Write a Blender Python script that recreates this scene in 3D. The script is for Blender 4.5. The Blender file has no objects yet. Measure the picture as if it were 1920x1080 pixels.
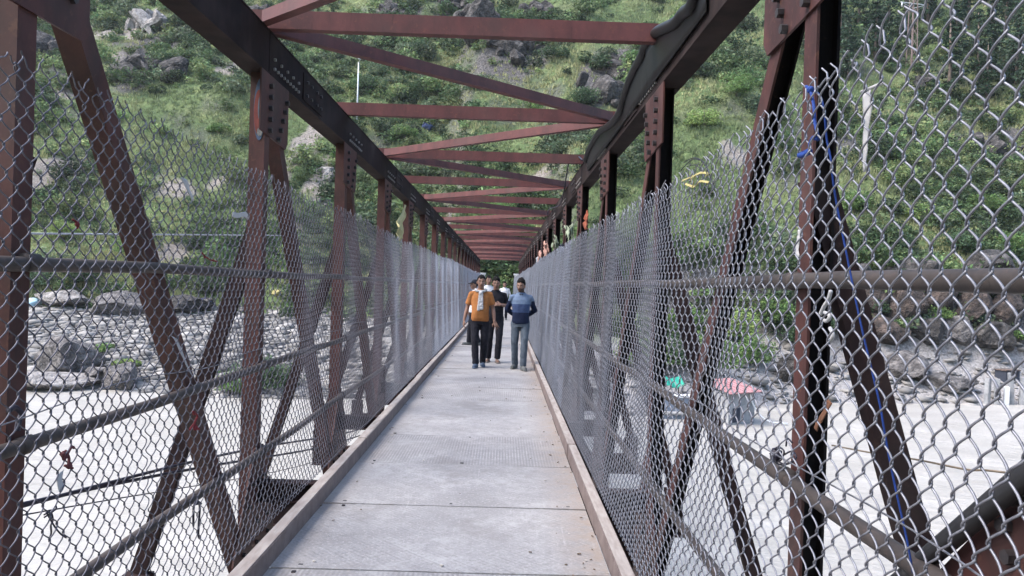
import bpy, bmesh, math, random
import numpy as np
from mathutils import Vector, Matrix, noise as mnoise

random.seed(7)
RNG = np.random.default_rng(11)
SC = bpy.context.scene
COL = SC.collection
PI = math.pi

# ------------------------------------------------------------------ helpers
def link(o, parent=None):
    COL.objects.link(o)
    if parent is not None:
        o.parent = parent
    return o

def tag(o, label=None, cat=None, group=None, kind=None):
    if label: o['label'] = label
    if cat: o['category'] = cat
    if group: o['group'] = group
    if kind: o['kind'] = kind
    return o

def empty(name, loc=(0, 0, 0), rotz=0.0):
    o = bpy.data.objects.new(name, None)
    o.empty_display_size = 0.2
    o.location = loc
    o.rotation_euler = (0, 0, rotz)
    return link(o)

def obj(name, me, parent=None, loc=None):
    o = bpy.data.objects.new(name, me)
    link(o, parent)
    if loc is not None:
        o.location = loc
    return o

class MB:
    """collects verts and faces of one mesh"""
    def __init__(s):
        s.v = []; s.f = []; s.m = []; s.mats = []; s.cur = 0
    def mat(s, m):
        if m not in s.mats: s.mats.append(m)
        s.cur = s.mats.index(m); return s
    def add(s, vs, fs):
        n = len(s.v)
        s.v += [tuple(p) for p in vs]
        for f in fs:
            s.f.append(tuple(i + n for i in f)); s.m.append(s.cur)
    def box(s, a, b):
        x0, y0, z0 = a; x1, y1, z1 = b
        if x0 > x1: x0, x1 = x1, x0
        if y0 > y1: y0, y1 = y1, y0
        if z0 > z1: z0, z1 = z1, z0
        vs = [(x0,y0,z0),(x1,y0,z0),(x1,y1,z0),(x0,y1,z0),(x0,y0,z1),(x1,y0,z1),(x1,y1,z1),(x0,y1,z1)]
        s.add(vs, [(0,3,2,1),(4,5,6,7),(0,1,5,4),(1,2,6,5),(2,3,7,6),(3,0,4,7)])
    def obox(s, c, U, V, W, hu, hv, hw):
        c = Vector(c)
        vs = []
        for w in (-1, 1):
            for (u, v) in ((-1,-1),(1,-1),(1,1),(-1,1)):
                vs.append(c + U*(hu*u) + V*(hv*v) + W*(hw*w))
        fs = [(0,3,2,1),(4,5,6,7),(0,1,5,4),(1,2,6,5),(2,3,7,6),(3,0,4,7)]
        if U.cross(V).dot(W) < 0: fs = [tuple(reversed(f)) for f in fs]
        s.add(vs, fs)
    def channel(s, p0, p1, U, wu, wv, t, opened, inner=None):
        """C section between p0 and p1; U: flange-to-flange axis; the web lies on the side opposite to `opened`"""
        p0 = Vector(p0); p1 = Vector(p1)
        W = (p1 - p0); L = W.length; W = W / L
        U = (Vector(U) - W * Vector(U).dot(W)).normalized()
        V = W.cross(U)
        if V.dot(Vector(opened)) < 0: V = -V
        c = (p0 + p1) / 2
        keep = s.cur
        if inner is None:
            s.obox(c - V*(wv/2 - t/2), U, V, W, wu/2 - t, t/2, L/2)
            s.obox(c - U*(wu/2 - t/2), U, V, W, t/2, wv/2, L/2)
            s.obox(c + U*(wu/2 - t/2), U, V, W, t/2, wv/2, L/2)
        else:   # open section, recess shade put into the inner colour: one wide painted flange (-U side), a short dark one opposite
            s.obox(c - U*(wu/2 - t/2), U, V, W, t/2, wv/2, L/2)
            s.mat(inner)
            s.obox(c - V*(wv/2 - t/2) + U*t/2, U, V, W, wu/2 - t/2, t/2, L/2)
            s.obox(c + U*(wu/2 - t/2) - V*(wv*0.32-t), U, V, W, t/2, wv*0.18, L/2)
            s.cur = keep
    def prism(s, pts, d):
        """polygon pts (3D, planar) thickened by vector d"""
        n = len(pts); d = Vector(d)
        a = [Vector(p) for p in pts]; b = [p + d for p in a]
        s.add(a + b, [tuple(range(n))[::-1], tuple(range(n, 2*n))] +
              [(i, (i+1) % n, n + (i+1) % n, n + i) for i in range(n)])
    def tube(s, pts, r, n=8, cap=True, twist=0.0):
        pts = [Vector(p) for p in pts]
        m = len(pts)
        rr = r if hasattr(r, '__len__') else [r]*m
        T = []
        for i in range(m):
            t = pts[min(i+1, m-1)] - pts[max(i-1, 0)]
            T.append(t.normalized() if t.length > 1e-9 else Vector((0,0,1)))
        ref = Vector((0,0,1)) if abs(T[0].z) < 0.9 else Vector((1,0,0))
        N = (ref - T[0]*ref.dot(T[0])).normalized()
        vs = []
        for i in range(m):
            N = (N - T[i]*N.dot(T[i]))
            if N.length < 1e-6: N = T[i].orthogonal()
            N.normalize()
            B = T[i].cross(N)
            for k in range(n):
                a = 2*PI*k/n + twist*i
                vs.append(pts[i] + (N*math.cos(a) + B*math.sin(a))*rr[i])
        fs = []
        for i in range(m-1):
            for k in range(n):
                k2 = (k+1) % n
                fs.append((i*n+k, i*n+k2, (i+1)*n+k2, (i+1)*n+k))
        if cap:
            fs.append(tuple(range(n))[::-1]); fs.append(tuple((m-1)*n+k for k in range(n)))
        s.add(vs, fs)
    def mesh(s, name, mat=None, smooth=False):
        me = bpy.data.meshes.new(name)
        me.from_pydata([tuple(p) for p in s.v], [], s.f)
        for mm in (s.mats if s.mats else [mat]):
            me.materials.append(mm)
        if s.mats and len(s.mats) > 1:
            me.polygons.foreach_set('material_index', s.m)
        if smooth:
            me.polygons.foreach_set('use_smooth', [True]*len(me.polygons))
        me.update()
        return me

def np_mesh(name, V, F, mat, smooth=False, col=None):
    """V (n,3) F (m,k) arrays -> mesh, optional per-vertex colour"""
    me = bpy.data.meshes.new(name)
    n = len(V); m, k = F.shape
    me.vertices.add(n); me.vertices.foreach_set('co', np.ascontiguousarray(V, dtype=np.float32).ravel())
    me.loops.add(m*k); me.loops.foreach_set('vertex_index', np.ascontiguousarray(F, dtype=np.int32).ravel())
    me.polygons.add(m)
    me.polygons.foreach_set('loop_start', np.arange(0, m*k, k, dtype=np.int32))
    me.polygons.foreach_set('loop_total', np.full(m, k, dtype=np.int32))
    if smooth: me.polygons.foreach_set('use_smooth', np.ones(m, dtype=bool))
    me.materials.append(mat)
    if col is not None:
        ca = me.color_attributes.new('tint', 'FLOAT_COLOR', 'POINT')
        c4 = np.ones((n, 4), dtype=np.float32); c4[:, :col.shape[1]] = col
        ca.data.foreach_set('color', c4.ravel())
    me.update(calc_edges=True)
    return me

# ------------------------------------------------------------------ camera (pixel frame of the 1920 x 1080 photograph)
FPX = 1400.0
CAMZ = 1.55
ROLL = 0.031
yaw, pitch = 0.01157, -0.0039
F = Vector((math.sin(yaw)*math.cos(pitch), math.cos(yaw)*math.cos(pitch), math.sin(pitch)))
R0 = F.cross(Vector((0,0,1))).normalized(); U0 = R0.cross(F)
RC = R0*math.cos(ROLL) + U0*math.sin(ROLL)
UC = U0*math.cos(ROLL) - R0*math.sin(ROLL)
CAM = Vector((0, 0, CAMZ))
cd = bpy.data.cameras.new('camera'); cam = bpy.data.objects.new('camera', cd); COL.objects.link(cam)
cam.matrix_world = Matrix.Translation(CAM) @ Matrix((RC, UC, -F)).transposed().to_4x4()
cd.sensor_width = 36.0; cd.lens = 36.0*FPX/1920.0; cd.clip_start = 0.05; cd.clip_end = 2000
SC.camera = cam

def ray(px, py):
    return (F*FPX + RC*(px-960) - UC*(py-540)).normalized()
def onX(px, py, X):
    d = ray(px, py); return CAM + d*(X/d.x)
def onY(px, py, Y):
    d = ray(px, py); return CAM + d*(Y/d.y)

# ------------------------------------------------------------------ materials
def mat(name):
    m = bpy.data.materials.new(name); m.use_nodes = True
    nt = m.node_tree; b = nt.nodes['Principled BSDF']
    return m, nt, b
def N(nt, typ, **kw):
    n = nt.nodes.new(typ)
    for k, v in kw.items():
        if k in n.inputs: n.inputs[k].default_value = v
        else: setattr(n, k, v)
    return n
def L(nt, a, b): nt.links.new(a, b)
def ramp(nt, src, stops):
    r = N(nt, 'ShaderNodeValToRGB')
    e = r.color_ramp.elements
    while len(e) < len(stops): e.new(0.5)
    for i, (p, c) in enumerate(stops):
        e[i].position = p; e[i].color = (c[0], c[1], c[2], 1)
    L(nt, src, r.inputs[0]); return r
def coords(nt, space='Object', scale=(1,1,1)):
    t = N(nt, 'ShaderNodeTexCoord'); mp = N(nt, 'ShaderNodeMapping')
    mp.inputs['Scale'].default_value = scale
    L(nt, t.outputs[space], mp.inputs[0]); return mp.outputs[0]
def geo_pos(nt, scale=(1,1,1)):
    t = N(nt, 'ShaderNodeNewGeometry'); mp = N(nt, 'ShaderNodeMapping')
    mp.inputs['Scale'].default_value = scale
    L(nt, t.outputs['Position'], mp.inputs[0]); return mp.outputs[0]
def noise(nt, vec, scale, detail=4, rough=0.55):
    n = N(nt, 'ShaderNodeTexNoise'); n.inputs['Scale'].default_value = scale
    n.inputs['Detail'].default_value = detail; n.inputs['Roughness'].default_value = rough
    L(nt, vec, n.inputs['Vector']); return n.outputs['Fac']
def bump(nt, b, h, strength, dist=0.01):
    bp = N(nt, 'ShaderNodeBump'); bp.inputs['Strength'].default_value = strength; bp.inputs['Distance'].default_value = dist
    L(nt, h, bp.inputs['Height']); L(nt, bp.outputs[0], b.inputs['Normal']); return bp
def mix(nt, fac, a, b, mode='MIX'):
    m = N(nt, 'ShaderNodeMix', data_type='RGBA', blend_type=mode)
    for sock, v in ((0, fac), (6, a), (7, b)):
        if isinstance(v, (int, float)): m.inputs[sock].default_value = v
        elif isinstance(v, tuple): m.inputs[sock].default_value = (v[0], v[1], v[2], 1)
        else: L(nt, v, m.inputs[sock])
    return m.outputs[2]
def mathn(nt, op, a, b=None):
    m = N(nt, 'ShaderNodeMath', operation=op)
    for i, v in ((0, a), (1, b)):
        if v is None: continue
        if isinstance(v, (int, float)): m.inputs[i].default_value = v
        else: L(nt, v, m.inputs[i])
    return m.outputs[0]

def noisy(name, stops, scale=8, rough=0.7, bstr=0.2, bscale=60, bdist=0.004, metallic=0.0, spec=None, stretch=(1,1,1), detail=5):
    m, nt, b = mat(name)
    v = geo_pos(nt, stretch)
    r = ramp(nt, noise(nt, v, scale, detail, 0.62), stops)
    L(nt, r.outputs[0], b.inputs['Base Color'])
    b.inputs['Roughness'].default_value = rough; b.inputs['Metallic'].default_value = metallic
    if spec is not None: b.inputs['Specular IOR Level'].default_value = spec
    if bstr: bump(nt, b, noise(nt, v, bscale, 3), bstr, bdist)
    return m

def paint_steel(name, base, dark, rust, rough=0.6):
    m, nt, b = mat(name)
    v = geo_pos(nt); vs = geo_pos(nt, (1, 1, 0.45))
    n1 = noise(nt, vs, 5, 6, 0.65); n2 = noise(nt, v, 26, 5, 0.7); n3 = noise(nt, v, 2.1, 3, 0.5)
    c = mix(nt, ramp(nt, n1, [(0.38, (0,0,0)), (0.62, (1,1,1))]).outputs[0], dark, base)
    c = mix(nt, ramp(nt, n2, [(0.57, (0,0,0)), (0.66, (0.85,0.85,0.85))]).outputs[0], c, rust)
    n4 = noise(nt, geo_pos(nt, (1, 1, 0.12)), 34, 4, 0.7)
    c = mix(nt, ramp(nt, n4, [(0.62, (0,0,0)), (0.74, (0.55,0.55,0.55))]).outputs[0], c, tuple(x*0.35 for x in dark))
    c = mix(nt, ramp(nt, n3, [(0.5, (0,0,0)), (0.75, (0.35,0.35,0.35))]).outputs[0], c, (0.075, 0.058, 0.053))
    L(nt, c, b.inputs['Base Color']); b.inputs['Roughness'].default_value = rough
    b.inputs['Specular IOR Level'].default_value = 0.12 if rough > 0.8 else 0.25
    bump(nt, b, n2, 0.25, 0.003)
    return m

M_STEEL = paint_steel('red_oxide_paint', (0.073, 0.0275, 0.0245), (0.037, 0.0165, 0.0152), (0.088, 0.039, 0.027))
M_CHORD = paint_steel('grimy_dark_paint', (0.019, 0.0115, 0.0105), (0.010, 0.0068, 0.0066), (0.020, 0.011, 0.009), 0.9)
M_RAIL = paint_steel('grey_brown_pipe_paint', (0.060, 0.049, 0.045), (0.036, 0.030, 0.028), (0.072, 0.050, 0.043), 0.6)
M_STRUT = paint_steel('rusty_red_oxide_paint', (0.118, 0.041, 0.039), (0.075, 0.029, 0.028), (0.135, 0.050, 0.038))
M_RECSHADE = paint_steel('painted_recess_shade', (0.012, 0.009, 0.010), (0.007, 0.006, 0.007), (0.022, 0.013, 0.012), 0.9)  # shade of the open channels put into the colour of web and outer flange
M_GIRDER = paint_steel('dusty_girder_paint', (0.028, 0.016, 0.016), (0.016, 0.010, 0.011), (0.042, 0.024, 0.021), 0.85)
M_BOLT = noisy('bolt_steel', [(0.3, (0.012,0.010,0.012)), (0.7, (0.035,0.028,0.028))], 30, 0.5, 0.1)
M_BOLTL = noisy('bare_bolt_steel', [(0.3, (0.12,0.11,0.10)), (0.7, (0.30,0.28,0.27))], 30, 0.5, 0.1)

# kerb: red oxide on the sides, worn to dusty grey on top
def kerb_mat():
    m, nt, b = mat('worn_kerb_paint')
    v = geo_pos(nt); g = N(nt, 'ShaderNodeNewGeometry')
    sep = N(nt, 'ShaderNodeSeparateXYZ'); L(nt, g.outputs['Position'], sep.inputs[0])
    n = noise(nt, v, 9, 6, 0.65); n2 = noise(nt, geo_pos(nt, (3, 0.6, 3)), 9, 4)
    side = mix(nt, ramp(nt, n, [(0.35, (0,0,0)), (0.7, (1,1,1))]).outputs[0], (0.115, 0.083, 0.075), (0.19, 0.145, 0.132))
    top = mix(nt, ramp(nt, n2, [(0.35, (0,0,0)), (0.65, (1,1,1))]).outputs[0], (0.25, 0.205, 0.18), (0.36, 0.315, 0.28))
    f = mathn(nt, 'GREATER_THAN', sep.outputs[2], 0.1135)
    L(nt, mix(nt, f, side, top), b.inputs['Base Color'])
    b.inputs['Roughness'].default_value = 0.75
    bump(nt, b, noise(nt, v, 45, 4), 0.3, 0.004)
    return m
M_KERB = kerb_mat()

def deck_mat(name, ribbed):
    m, nt, b = mat(name)
    v = geo_pos(nt)
    n1 = noise(nt, v, 1.6, 6, 0.62); n2 = noise(nt, v, 9, 6, 0.7); n3 = noise(nt, v, 55, 4, 0.7)
    c = ramp(nt, n1, [(0.30, (0.235,0.222,0.216)), (0.5, (0.315,0.300,0.292)), (0.68, (0.385,0.368,0.354))]).outputs[0]
    c = mix(nt, ramp(nt, n2, [(0.42, (0.55,0.55,0.55)), (0.58, (0,0,0))]).outputs[0], c, (0.235, 0.22, 0.215))
    c = mix(nt, ramp(nt, n3, [(0.52, (0,0,0)), (0.66, (0.7,0.7,0.7))]).outputs[0], c, (0.43, 0.41, 0.39))
    n5 = noise(nt, v, 24, 5, 0.75)
    c = mix(nt, ramp(nt, n5, [(0.34, (0.7,0.7,0.7)), (0.46, (0,0,0))]).outputs[0], c, (0.20, 0.185, 0.175))
    # chequer plate raised bars in alternating directions
    tex = N(nt, 'ShaderNodeTexChecker'); tex.inputs['Scale'].default_value = 38.0
    L(nt, v, tex.inputs['Vector'])
    wx = N(nt, 'ShaderNodeTexWave', wave_type='BANDS', bands_direction='X'); wx.inputs['Scale'].default_value = 12.0; L(nt, v, wx.inputs['Vector'])
    wd = N(nt, 'ShaderNodeTexWave', wave_type='BANDS', bands_direction='DIAGONAL'); wd.inputs['Scale'].default_value = 16.0
    wd.inputs['Distortion'].default_value = 0.4; L(nt, v, wd.inputs['Vector'])
    worn = ramp(nt, noise(nt, v, 2.3, 3), [(0.36, (0.1,0.1,0.1)), (0.56, (1,1,1))]).outputs[0]
    h = mathn(nt, 'MULTIPLY', wx.outputs['Fac'] if ribbed else wd.outputs['Fac'], tex.outputs['Fac'] if not ribbed else 1.0)
    h = mathn(nt, 'MULTIPLY', h, worn)
    c = mix(nt, mathn(nt, 'MULTIPLY', h, 0.6 if ribbed else 0.35), c, (0.17, 0.156, 0.152))
    sc_ = noise(nt, geo_pos(nt, (14, 0.7, 1)), 2.0, 6, 0.75)
    c = mix(nt, ramp(nt, sc_, [(0.60, (0,0,0)), (0.70, (0.5,0.5,0.5))]).outputs[0], c, (0.47, 0.45, 0.43))
    st_ = noise(nt, v, 0.9, 7, 0.75)
    c = mix(nt, ramp(nt, st_, [(0.36, (0.55,0.55,0.55)), (0.46, (0,0,0))]).outputs[0], c, (0.19, 0.172, 0.160))
    # brown dust gathered along the right-hand kerb
    sep = N(nt, 'ShaderNodeSeparateXYZ'); L(nt, v, sep.inputs[0])
    e = N(nt, 'ShaderNodeMapRange'); e.inputs[1].default_value = 0.30; e.inputs[2].default_value = 0.60
    L(nt, sep.outputs[0], e.inputs[0])
    e2 = N(nt, 'ShaderNodeMapRange'); e2.inputs[1].default_value = -1.0; e2.inputs[2].default_value = -1.2
    L(nt, sep.outputs[0], e2.inputs[0])
    ee = mathn(nt, 'ADD', e.outputs[0], mathn(nt, 'MULTIPLY', e2.outputs[0], 0.6))
    d = mathn(nt, 'MULTIPLY', ee, ramp(nt, n2, [(0.36, (0.1,0.1,0.1)), (0.60, (0.85,0.85,0.85))]).outputs[0])
    c = mix(nt, d, c, (0.27, 0.215, 0.175))
    L(nt, c, b.inputs['Base Color'])
    b.inputs['Roughness'].default_value = 0.62; b.inputs['Specular IOR Level'].default_value = 0.35
    hh = mathn(nt, 'ADD', h, mathn(nt, 'MULTIPLY', n2, 0.8))
    bump(nt, b, hh, 0.35, 0.003)
    return m
M_DECK = deck_mat('chequer_plate_worn', False)
M_DECKR = deck_mat('chequer_plate_ribbed', True)

def wire_mat(name, c0, c1):
    m, nt, b = mat(name)
    vn = noise(nt, geo_pos(nt), 35, 4)
    L(nt, ramp(nt, vn, [(0.3, c0), (0.7, c1)]).outputs[0], b.inputs['Base Color'])
    b.inputs['Metallic'].default_value = 0.6; b.inputs['Roughness'].default_value = 0.5
    return m
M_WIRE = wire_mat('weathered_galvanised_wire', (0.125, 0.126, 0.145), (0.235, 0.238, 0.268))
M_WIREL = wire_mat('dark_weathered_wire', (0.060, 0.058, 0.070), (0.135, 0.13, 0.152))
M_WIREN = wire_mat('palest_galvanised_wire', (0.20, 0.215, 0.27), (0.33, 0.35, 0.42))
M_WIREM = wire_mat('paler_galvanised_wire', (0.19, 0.20, 0.235), (0.31, 0.325, 0.375))

def plain(name, c, rough=0.8, var=0.25, scale=14, bstr=0.15, spec=0.3):
    c0 = tuple(x*(1-var) for x in c); c1 = tuple(min(1, x*(1+var)) for x in c)
    return noisy(name, [(0.3, c0), (0.7, c1)], scale, rough, bstr, scale*5, 0.003, 0.0, spec)

M_HOSE = plain('black_rubber', (0.0055, 0.005, 0.005), 0.5, 0.3, 20, 0.2, 0.35)
M_CABLE = plain('black_cable_sheath', (0.020, 0.018, 0.030), 0.5)
M_TWINE = plain('straw_twine', (0.17, 0.135, 0.10), 0.9)
M_BLUE = plain('blue_nylon_rope', (0.012, 0.038, 0.18), 0.8)
M_RED = plain('red_thread', (0.13, 0.02, 0.022), 0.9)
M_MAROON = plain('faded_maroon_thread', (0.085, 0.028, 0.03), 0.9)
M_WHITEC = plain('grubby_white_cloth', (0.37, 0.365, 0.37), 0.9, 0.12)
M_YELLOWC = plain('faded_yellow_cloth', (0.36, 0.33, 0.17), 0.9, 0.2)
M_YELLOWR = plain('yellow_ribbon', (0.30, 0.26, 0.11), 0.8, 0.2)
M_ORANGEC = plain('orange_cloth', (0.27, 0.075, 0.04), 0.85, 0.2)
M_PEACHC = plain('peach_cloth', (0.33, 0.19, 0.155), 0.9, 0.25)
M_GREENC = plain('pale_green_cloth', (0.20, 0.23, 0.165), 0.9, 0.25)
M_DARKC = plain('dark_cloth', (0.03, 0.035, 0.05), 0.9, 0.3)

# ------------------------------------------------------------------ numpy noise + terrain
_lat = RNG.random((257, 257))
def vnoise(x, y, s):
    x = np.asarray(x, float)/s + 1000.37; y = np.asarray(y, float)/s + 1000.71
    xi = np.floor(x).astype(int); yi = np.floor(y).astype(int)
    fx = x - xi; fy = y - yi
    fx = fx*fx*(3-2*fx); fy = fy*fy*(3-2*fy)
    a = _lat[xi % 256, yi % 256]; b_ = _lat[(xi+1) % 256, yi % 256]
    c = _lat[xi % 256, (yi+1) % 256]; d = _lat[(xi+1) % 256, (yi+1) % 256]
    return (a*(1-fx)+b_*fx)*(1-fy) + (c*(1-fx)+d*fx)*fy
def fbm(x, y, s, o=4):
    r = 0; w = 1; t = 0
    for i in range(o):
        r = r + w*vnoise(x + 17.3*i, y - 9.1*i, s/(2**i)); t += w; w *= 0.5
    return r/t
def sstep(a, b, x):
    t = np.clip((np.asarray(x, float)-a)/(b-a), 0, 1); return t*t*(3-2*t)

WZ = -6.3
SHX = [-200, -60, -30, -10, -3, 4, 9, 14, 21, 30, 45, 200]
SHY = [47, 48, 50, 49.5, 48, 46, 46, 47.5, 53, 55, 56, 57]
def shore(x): return np.interp(x, SHX, SHY) + 1.2*(vnoise(x, x*0+3, 7)-0.5)
def terrain(x, y):
    x = np.asarray(x, float); y = np.asarray(y, float)
    t = y - shore(x)
    zl = np.where(t < 0, WZ + 0.35*t, np.where(t < 25, WZ + 0.172*t, WZ + 4.3 + 0.82*(t-25)))
    yr = y - 53.0 - 1.5*np.sin(x*0.13)
    zr0 = np.where(t < 0, WZ + 0.5*t, WZ + np.minimum(t*0.50, 4.2))
    zr = zr0 + 6.2*sstep(8.0, 13.0, yr) + 0.75*np.clip(yr-12.5, 0, None)
    zc = np.where(t < 0, WZ + 0.5*t, np.minimum(WZ + 0.62*t, -0.45)) + 0.85*np.clip(y-69, 0, None)
    wl = 1 - sstep(-9, -4, x); wr = sstep(3, 8, x); wc = 1 - wl - wr
    z = zl*wl + zr*wr + zc*wc
    amp = sstep(0, 22, z - WZ - 2.0)
    rid = np.abs(fbm(x*0.8+y*0.35, y*0.6-x*0.3, 26, 3)-0.5)*2
    z = z + amp*((fbm(x, y, 34, 4)-0.5)*9 - rid*4 + (fbm(x+50, y, 7, 3)-0.5)*2.6)
    z = z + 0.25*(fbm(x, y, 2.2, 2)-0.5) + amp*1.1*(np.abs(fbm(x+31, y+7, 4.5, 3)-0.5)*2-0.25)
    return z
def onT(px, py):
    d = ray(px, py)
    s = np.arange(40, 260, 0.12)
    P = np.array(CAM)[None, :] + s[:, None]*np.array(d)[None, :]
    below = P[:, 2] < terrain(P[:, 0], P[:, 1])
    i = int(np.argmax(below)) if below.any() else len(s)-1
    return Vector(P[i])

def screen(x, y, z):
    """pixel position of world points, for choosing what ground is worth covering with plants"""
    P = np.stack([x-CAM.x, y-CAM.y, z-CAM.z], -1)
    w = P @ np.array(F); u = P @ np.array(RC); v = P @ np.array(UC)
    w = np.maximum(w, 0.1)
    return 960 + FPX*u/w, 540 - FPX*v/w

gx = np.linspace(-150, 150, 430); 
gy = np.concatenate([np.arange(38, 120, 0.55), np.arange(120, 260, 1.2)])
X, Y = np.meshgrid(gx, gy, indexing='xy')
Z = terrain(X, Y)
def slope(x, y):
    e = 0.8
    return np.hypot(terrain(x+e, y)-terrain(x-e, y), terrain(x, y+e)-terrain(x, y-e))/(2*e)
SCREE = []   # bare-earth and rock patches: (centre, radius x, radius along slope, shear)
def patch(px, py, rx, ry, sh=0.0): SCREE.append((onT(px, py), rx, ry, sh))
patch(585, 260, 2.6, 9, 0.15); patch(600, 350, 2.6, 6, 0.1); patch(262, 45, 3.5, 8, -0.3); patch(335, 345, 4, 2.5)
patch(400, 345, 3, 2.5); patch(240, 120, 4, 8, -0.6); patch(330, 480, 4, 2); patch(690, 300, 3, 2)
patch(830, 430, 3, 4); patch(1010, 330, 4, 2.5); patch(1370, 290, 2.5, 2.5); patch(20, 90, 3, 6); patch(200, 60, 5, 6, 0.3); patch(150, 150, 4, 5, -0.4); patch(430, 120, 3, 6, 0.3); patch(90, 330, 4, 3); patch(560, 420, 3, 5)
def bare(x, y):
    m = np.zeros_like(np.asarray(x, float))
    for (c, rx, ry, sh) in SCREE:
        dx = (x - c.x) - sh*(y - c.y); dy = y - c.y
        m = np.maximum(m, 0.85 - np.sqrt((dx/rx)**2 + (dy/ry)**2) + 2.0*(fbm(x, y, 2.2, 4)-0.5))
    return sstep(0.05, 0.35, m)
ROCKP = []
def rpatch(px, py, r): ROCKP.append((onT(px, py), r))
for a in ((900, 40, 5), (960, 90, 5), (860, 10, 6), (1130, 160, 4), (1150, 120, 4), (760, 20, 4), (285, 90, 4), (250, 150, 3),
          (1560, 260, 3), (1880, 290, 4), (1840, 300, 3)): rpatch(*a)
def rocky(x, y):
    m = np.zeros_like(np.asarray(x, float))
    for (c, r) in ROCKP:
        m = np.maximum(m, 1 - np.hypot(x-c.x, y-c.y)/(r*1.6) + 0.8*(fbm(x+9, y, 3, 3)-0.5))
    cliff = sstep(1.05, 1.6, slope(x, y))
    rb = sstep(0.6, 1.2, slope(x, y))*sstep(9, 13, x)*(1-sstep(4.5, 7, terrain(x, y)))
    return np.maximum(np.maximum(sstep(0.1, 0.5, m), cliff*0.7), rb)

rk = rocky(X, Y); br = bare(X, Y)
beach = 1 - sstep(3.6, 4.6, Z - WZ + 1.2*(fbm(X, Y, 5, 3)-0.5))
colr = np.stack([rk.ravel(), np.maximum(br, 0).ravel(), beach.ravel()], -1)
V = np.stack([X.ravel(), Y.ravel(), Z.ravel()], -1)
ny, nx = X.shape
ii = (np.arange(ny-1)[:, None]*nx + np.arange(nx-1)[None, :]).ravel()
FQ = np.stack([ii, ii+1, ii+nx+1, ii+nx], -1)

M_HILL, nt, b = mat('hillside_ground')
v = geo_pos(nt)
at = N(nt, 'ShaderNodeAttribute', attribute_name='tint')
sep = N(nt, 'ShaderNodeSeparateColor'); L(nt, at.outputs['Color'], sep.inputs[0])
n1 = noise(nt, v, 0.16, 6, 0.65); n2 = noise(nt, v, 1.3, 6, 0.7); n3 = noise(nt, v, 5, 4, 0.7)
grass = ramp(nt, n1, [(0.3, (0.075,0.110,0.050)), (0.5, (0.12,0.165,0.070)), (0.7, (0.19,0.215,0.095))]).outputs[0]
grass = mix(nt, ramp(nt, n2, [(0.40, (0.6,0.6,0.6)), (0.6, (0,0,0))]).outputs[0], grass, (0.04, 0.06, 0.025))
rockc = ramp(nt, n3, [(0.36, (0.035,0.033,0.034)), (0.5, (0.085,0.080,0.078)), (0.66, (0.18,0.168,0.16))]).outputs[0]
dirt = ramp(nt, n3, [(0.32, (0.12,0.103,0.09)), (0.5, (0.215,0.192,0.172)), (0.68, (0.32,0.295,0.27))]).outputs[0]
beachc = ramp(nt, n3, [(0.3, (0.16,0.15,0.145)), (0.5, (0.30,0.285,0.28)), (0.7, (0.44,0.42,0.41))]).outputs[0]
c = mix(nt, sep.outputs[1], grass, dirt)
c = mix(nt, sep.outputs[0], c, rockc)
c = mix(nt, sep.outputs[2], c, beachc)
L(nt, c, b.inputs['Base Color']); b.inputs['Roughness'].default_value = 0.95; b.inputs['Specular IOR Level'].default_value = 0.1
bump(nt, b, mathn(nt, 'ADD', n2, mathn(nt, 'MULTIPLY', n3, 0.5)), 0.8, 0.5)
hill = obj('hillside', np_mesh('hillside', V, FQ, M_HILL, True, colr))
tag(hill, 'steep green mountainside rising straight behind the far river bank', None, None, 'structure')

# near bank and the valley side behind the photographer
bx = np.linspace(-150, 150, 60); by = np.linspace(-160, -2, 50)
BX, BY = np.meshgrid(bx, by)
BZ = np.where(BY > -9, -0.5 - 0.95*(BY+9), -0.5 + 0.62*np.clip(-BY-24, 0, None)) + (fbm(BX, BY, 30, 3)-0.5)*4*sstep(-20, -40, BY)
ii = (np.arange(49)[:, None]*60 + np.arange(59)[None, :]).ravel()
o = obj('near_bank', np_mesh('near_bank', np.stack([BX.ravel(), BY.ravel(), BZ.ravel()], -1), np.stack([ii, ii+1, ii+61, ii+60], -1), M_HILL, True,
        np.zeros((3000, 3))))
tag(o, 'green valley side at the near end of the footbridge', None, None, 'structure')

# river
M_WATER, nt, b = mat('silty_river_water')
v = geo_pos(nt, (0.55, 1.0, 1.0))
n1 = noise(nt, v, 0.30, 5, 0.6); n2 = noise(nt, v, 2.2, 5, 0.65); n3 = noise(nt, geo_pos(nt, (0.5, 1, 1)), 0.45, 8, 0.68)
c = ramp(nt, n3, [(0.32, (0.305,0.289,0.264)), (0.5, (0.35,0.333,0.307)), (0.66, (0.40,0.382,0.355))]).outputs[0]
L(nt, c, b.inputs['Base Color']); b.inputs['Roughness'].default_value = 0.28; b.inputs['IOR'].default_value = 1.33
bump(nt, b, mathn(nt, 'ADD', mathn(nt, 'MULTIPLY', n1, 2.0), n2), 0.5, 0.30)
wx = np.linspace(-110, 110, 300); wy = np.linspace(-14, 62, 150)
WX, WY = np.meshgrid(wx, wy)
WZZ = WZ + 0.28*(fbm(WX*0.6, WY, 4, 3)-0.5)
ii = (np.arange(149)[:, None]*300 + np.arange(299)[None, :]).ravel()
o = obj('river', np_mesh('river', np.stack([WX.ravel(), WY.ravel(), WZZ.ravel()], -1), np.stack([ii, ii+1, ii+301, ii+300], -1), M_WATER, True))
tag(o, 'pale silty river flowing fast under the footbridge', None, None, 'structure')

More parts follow.
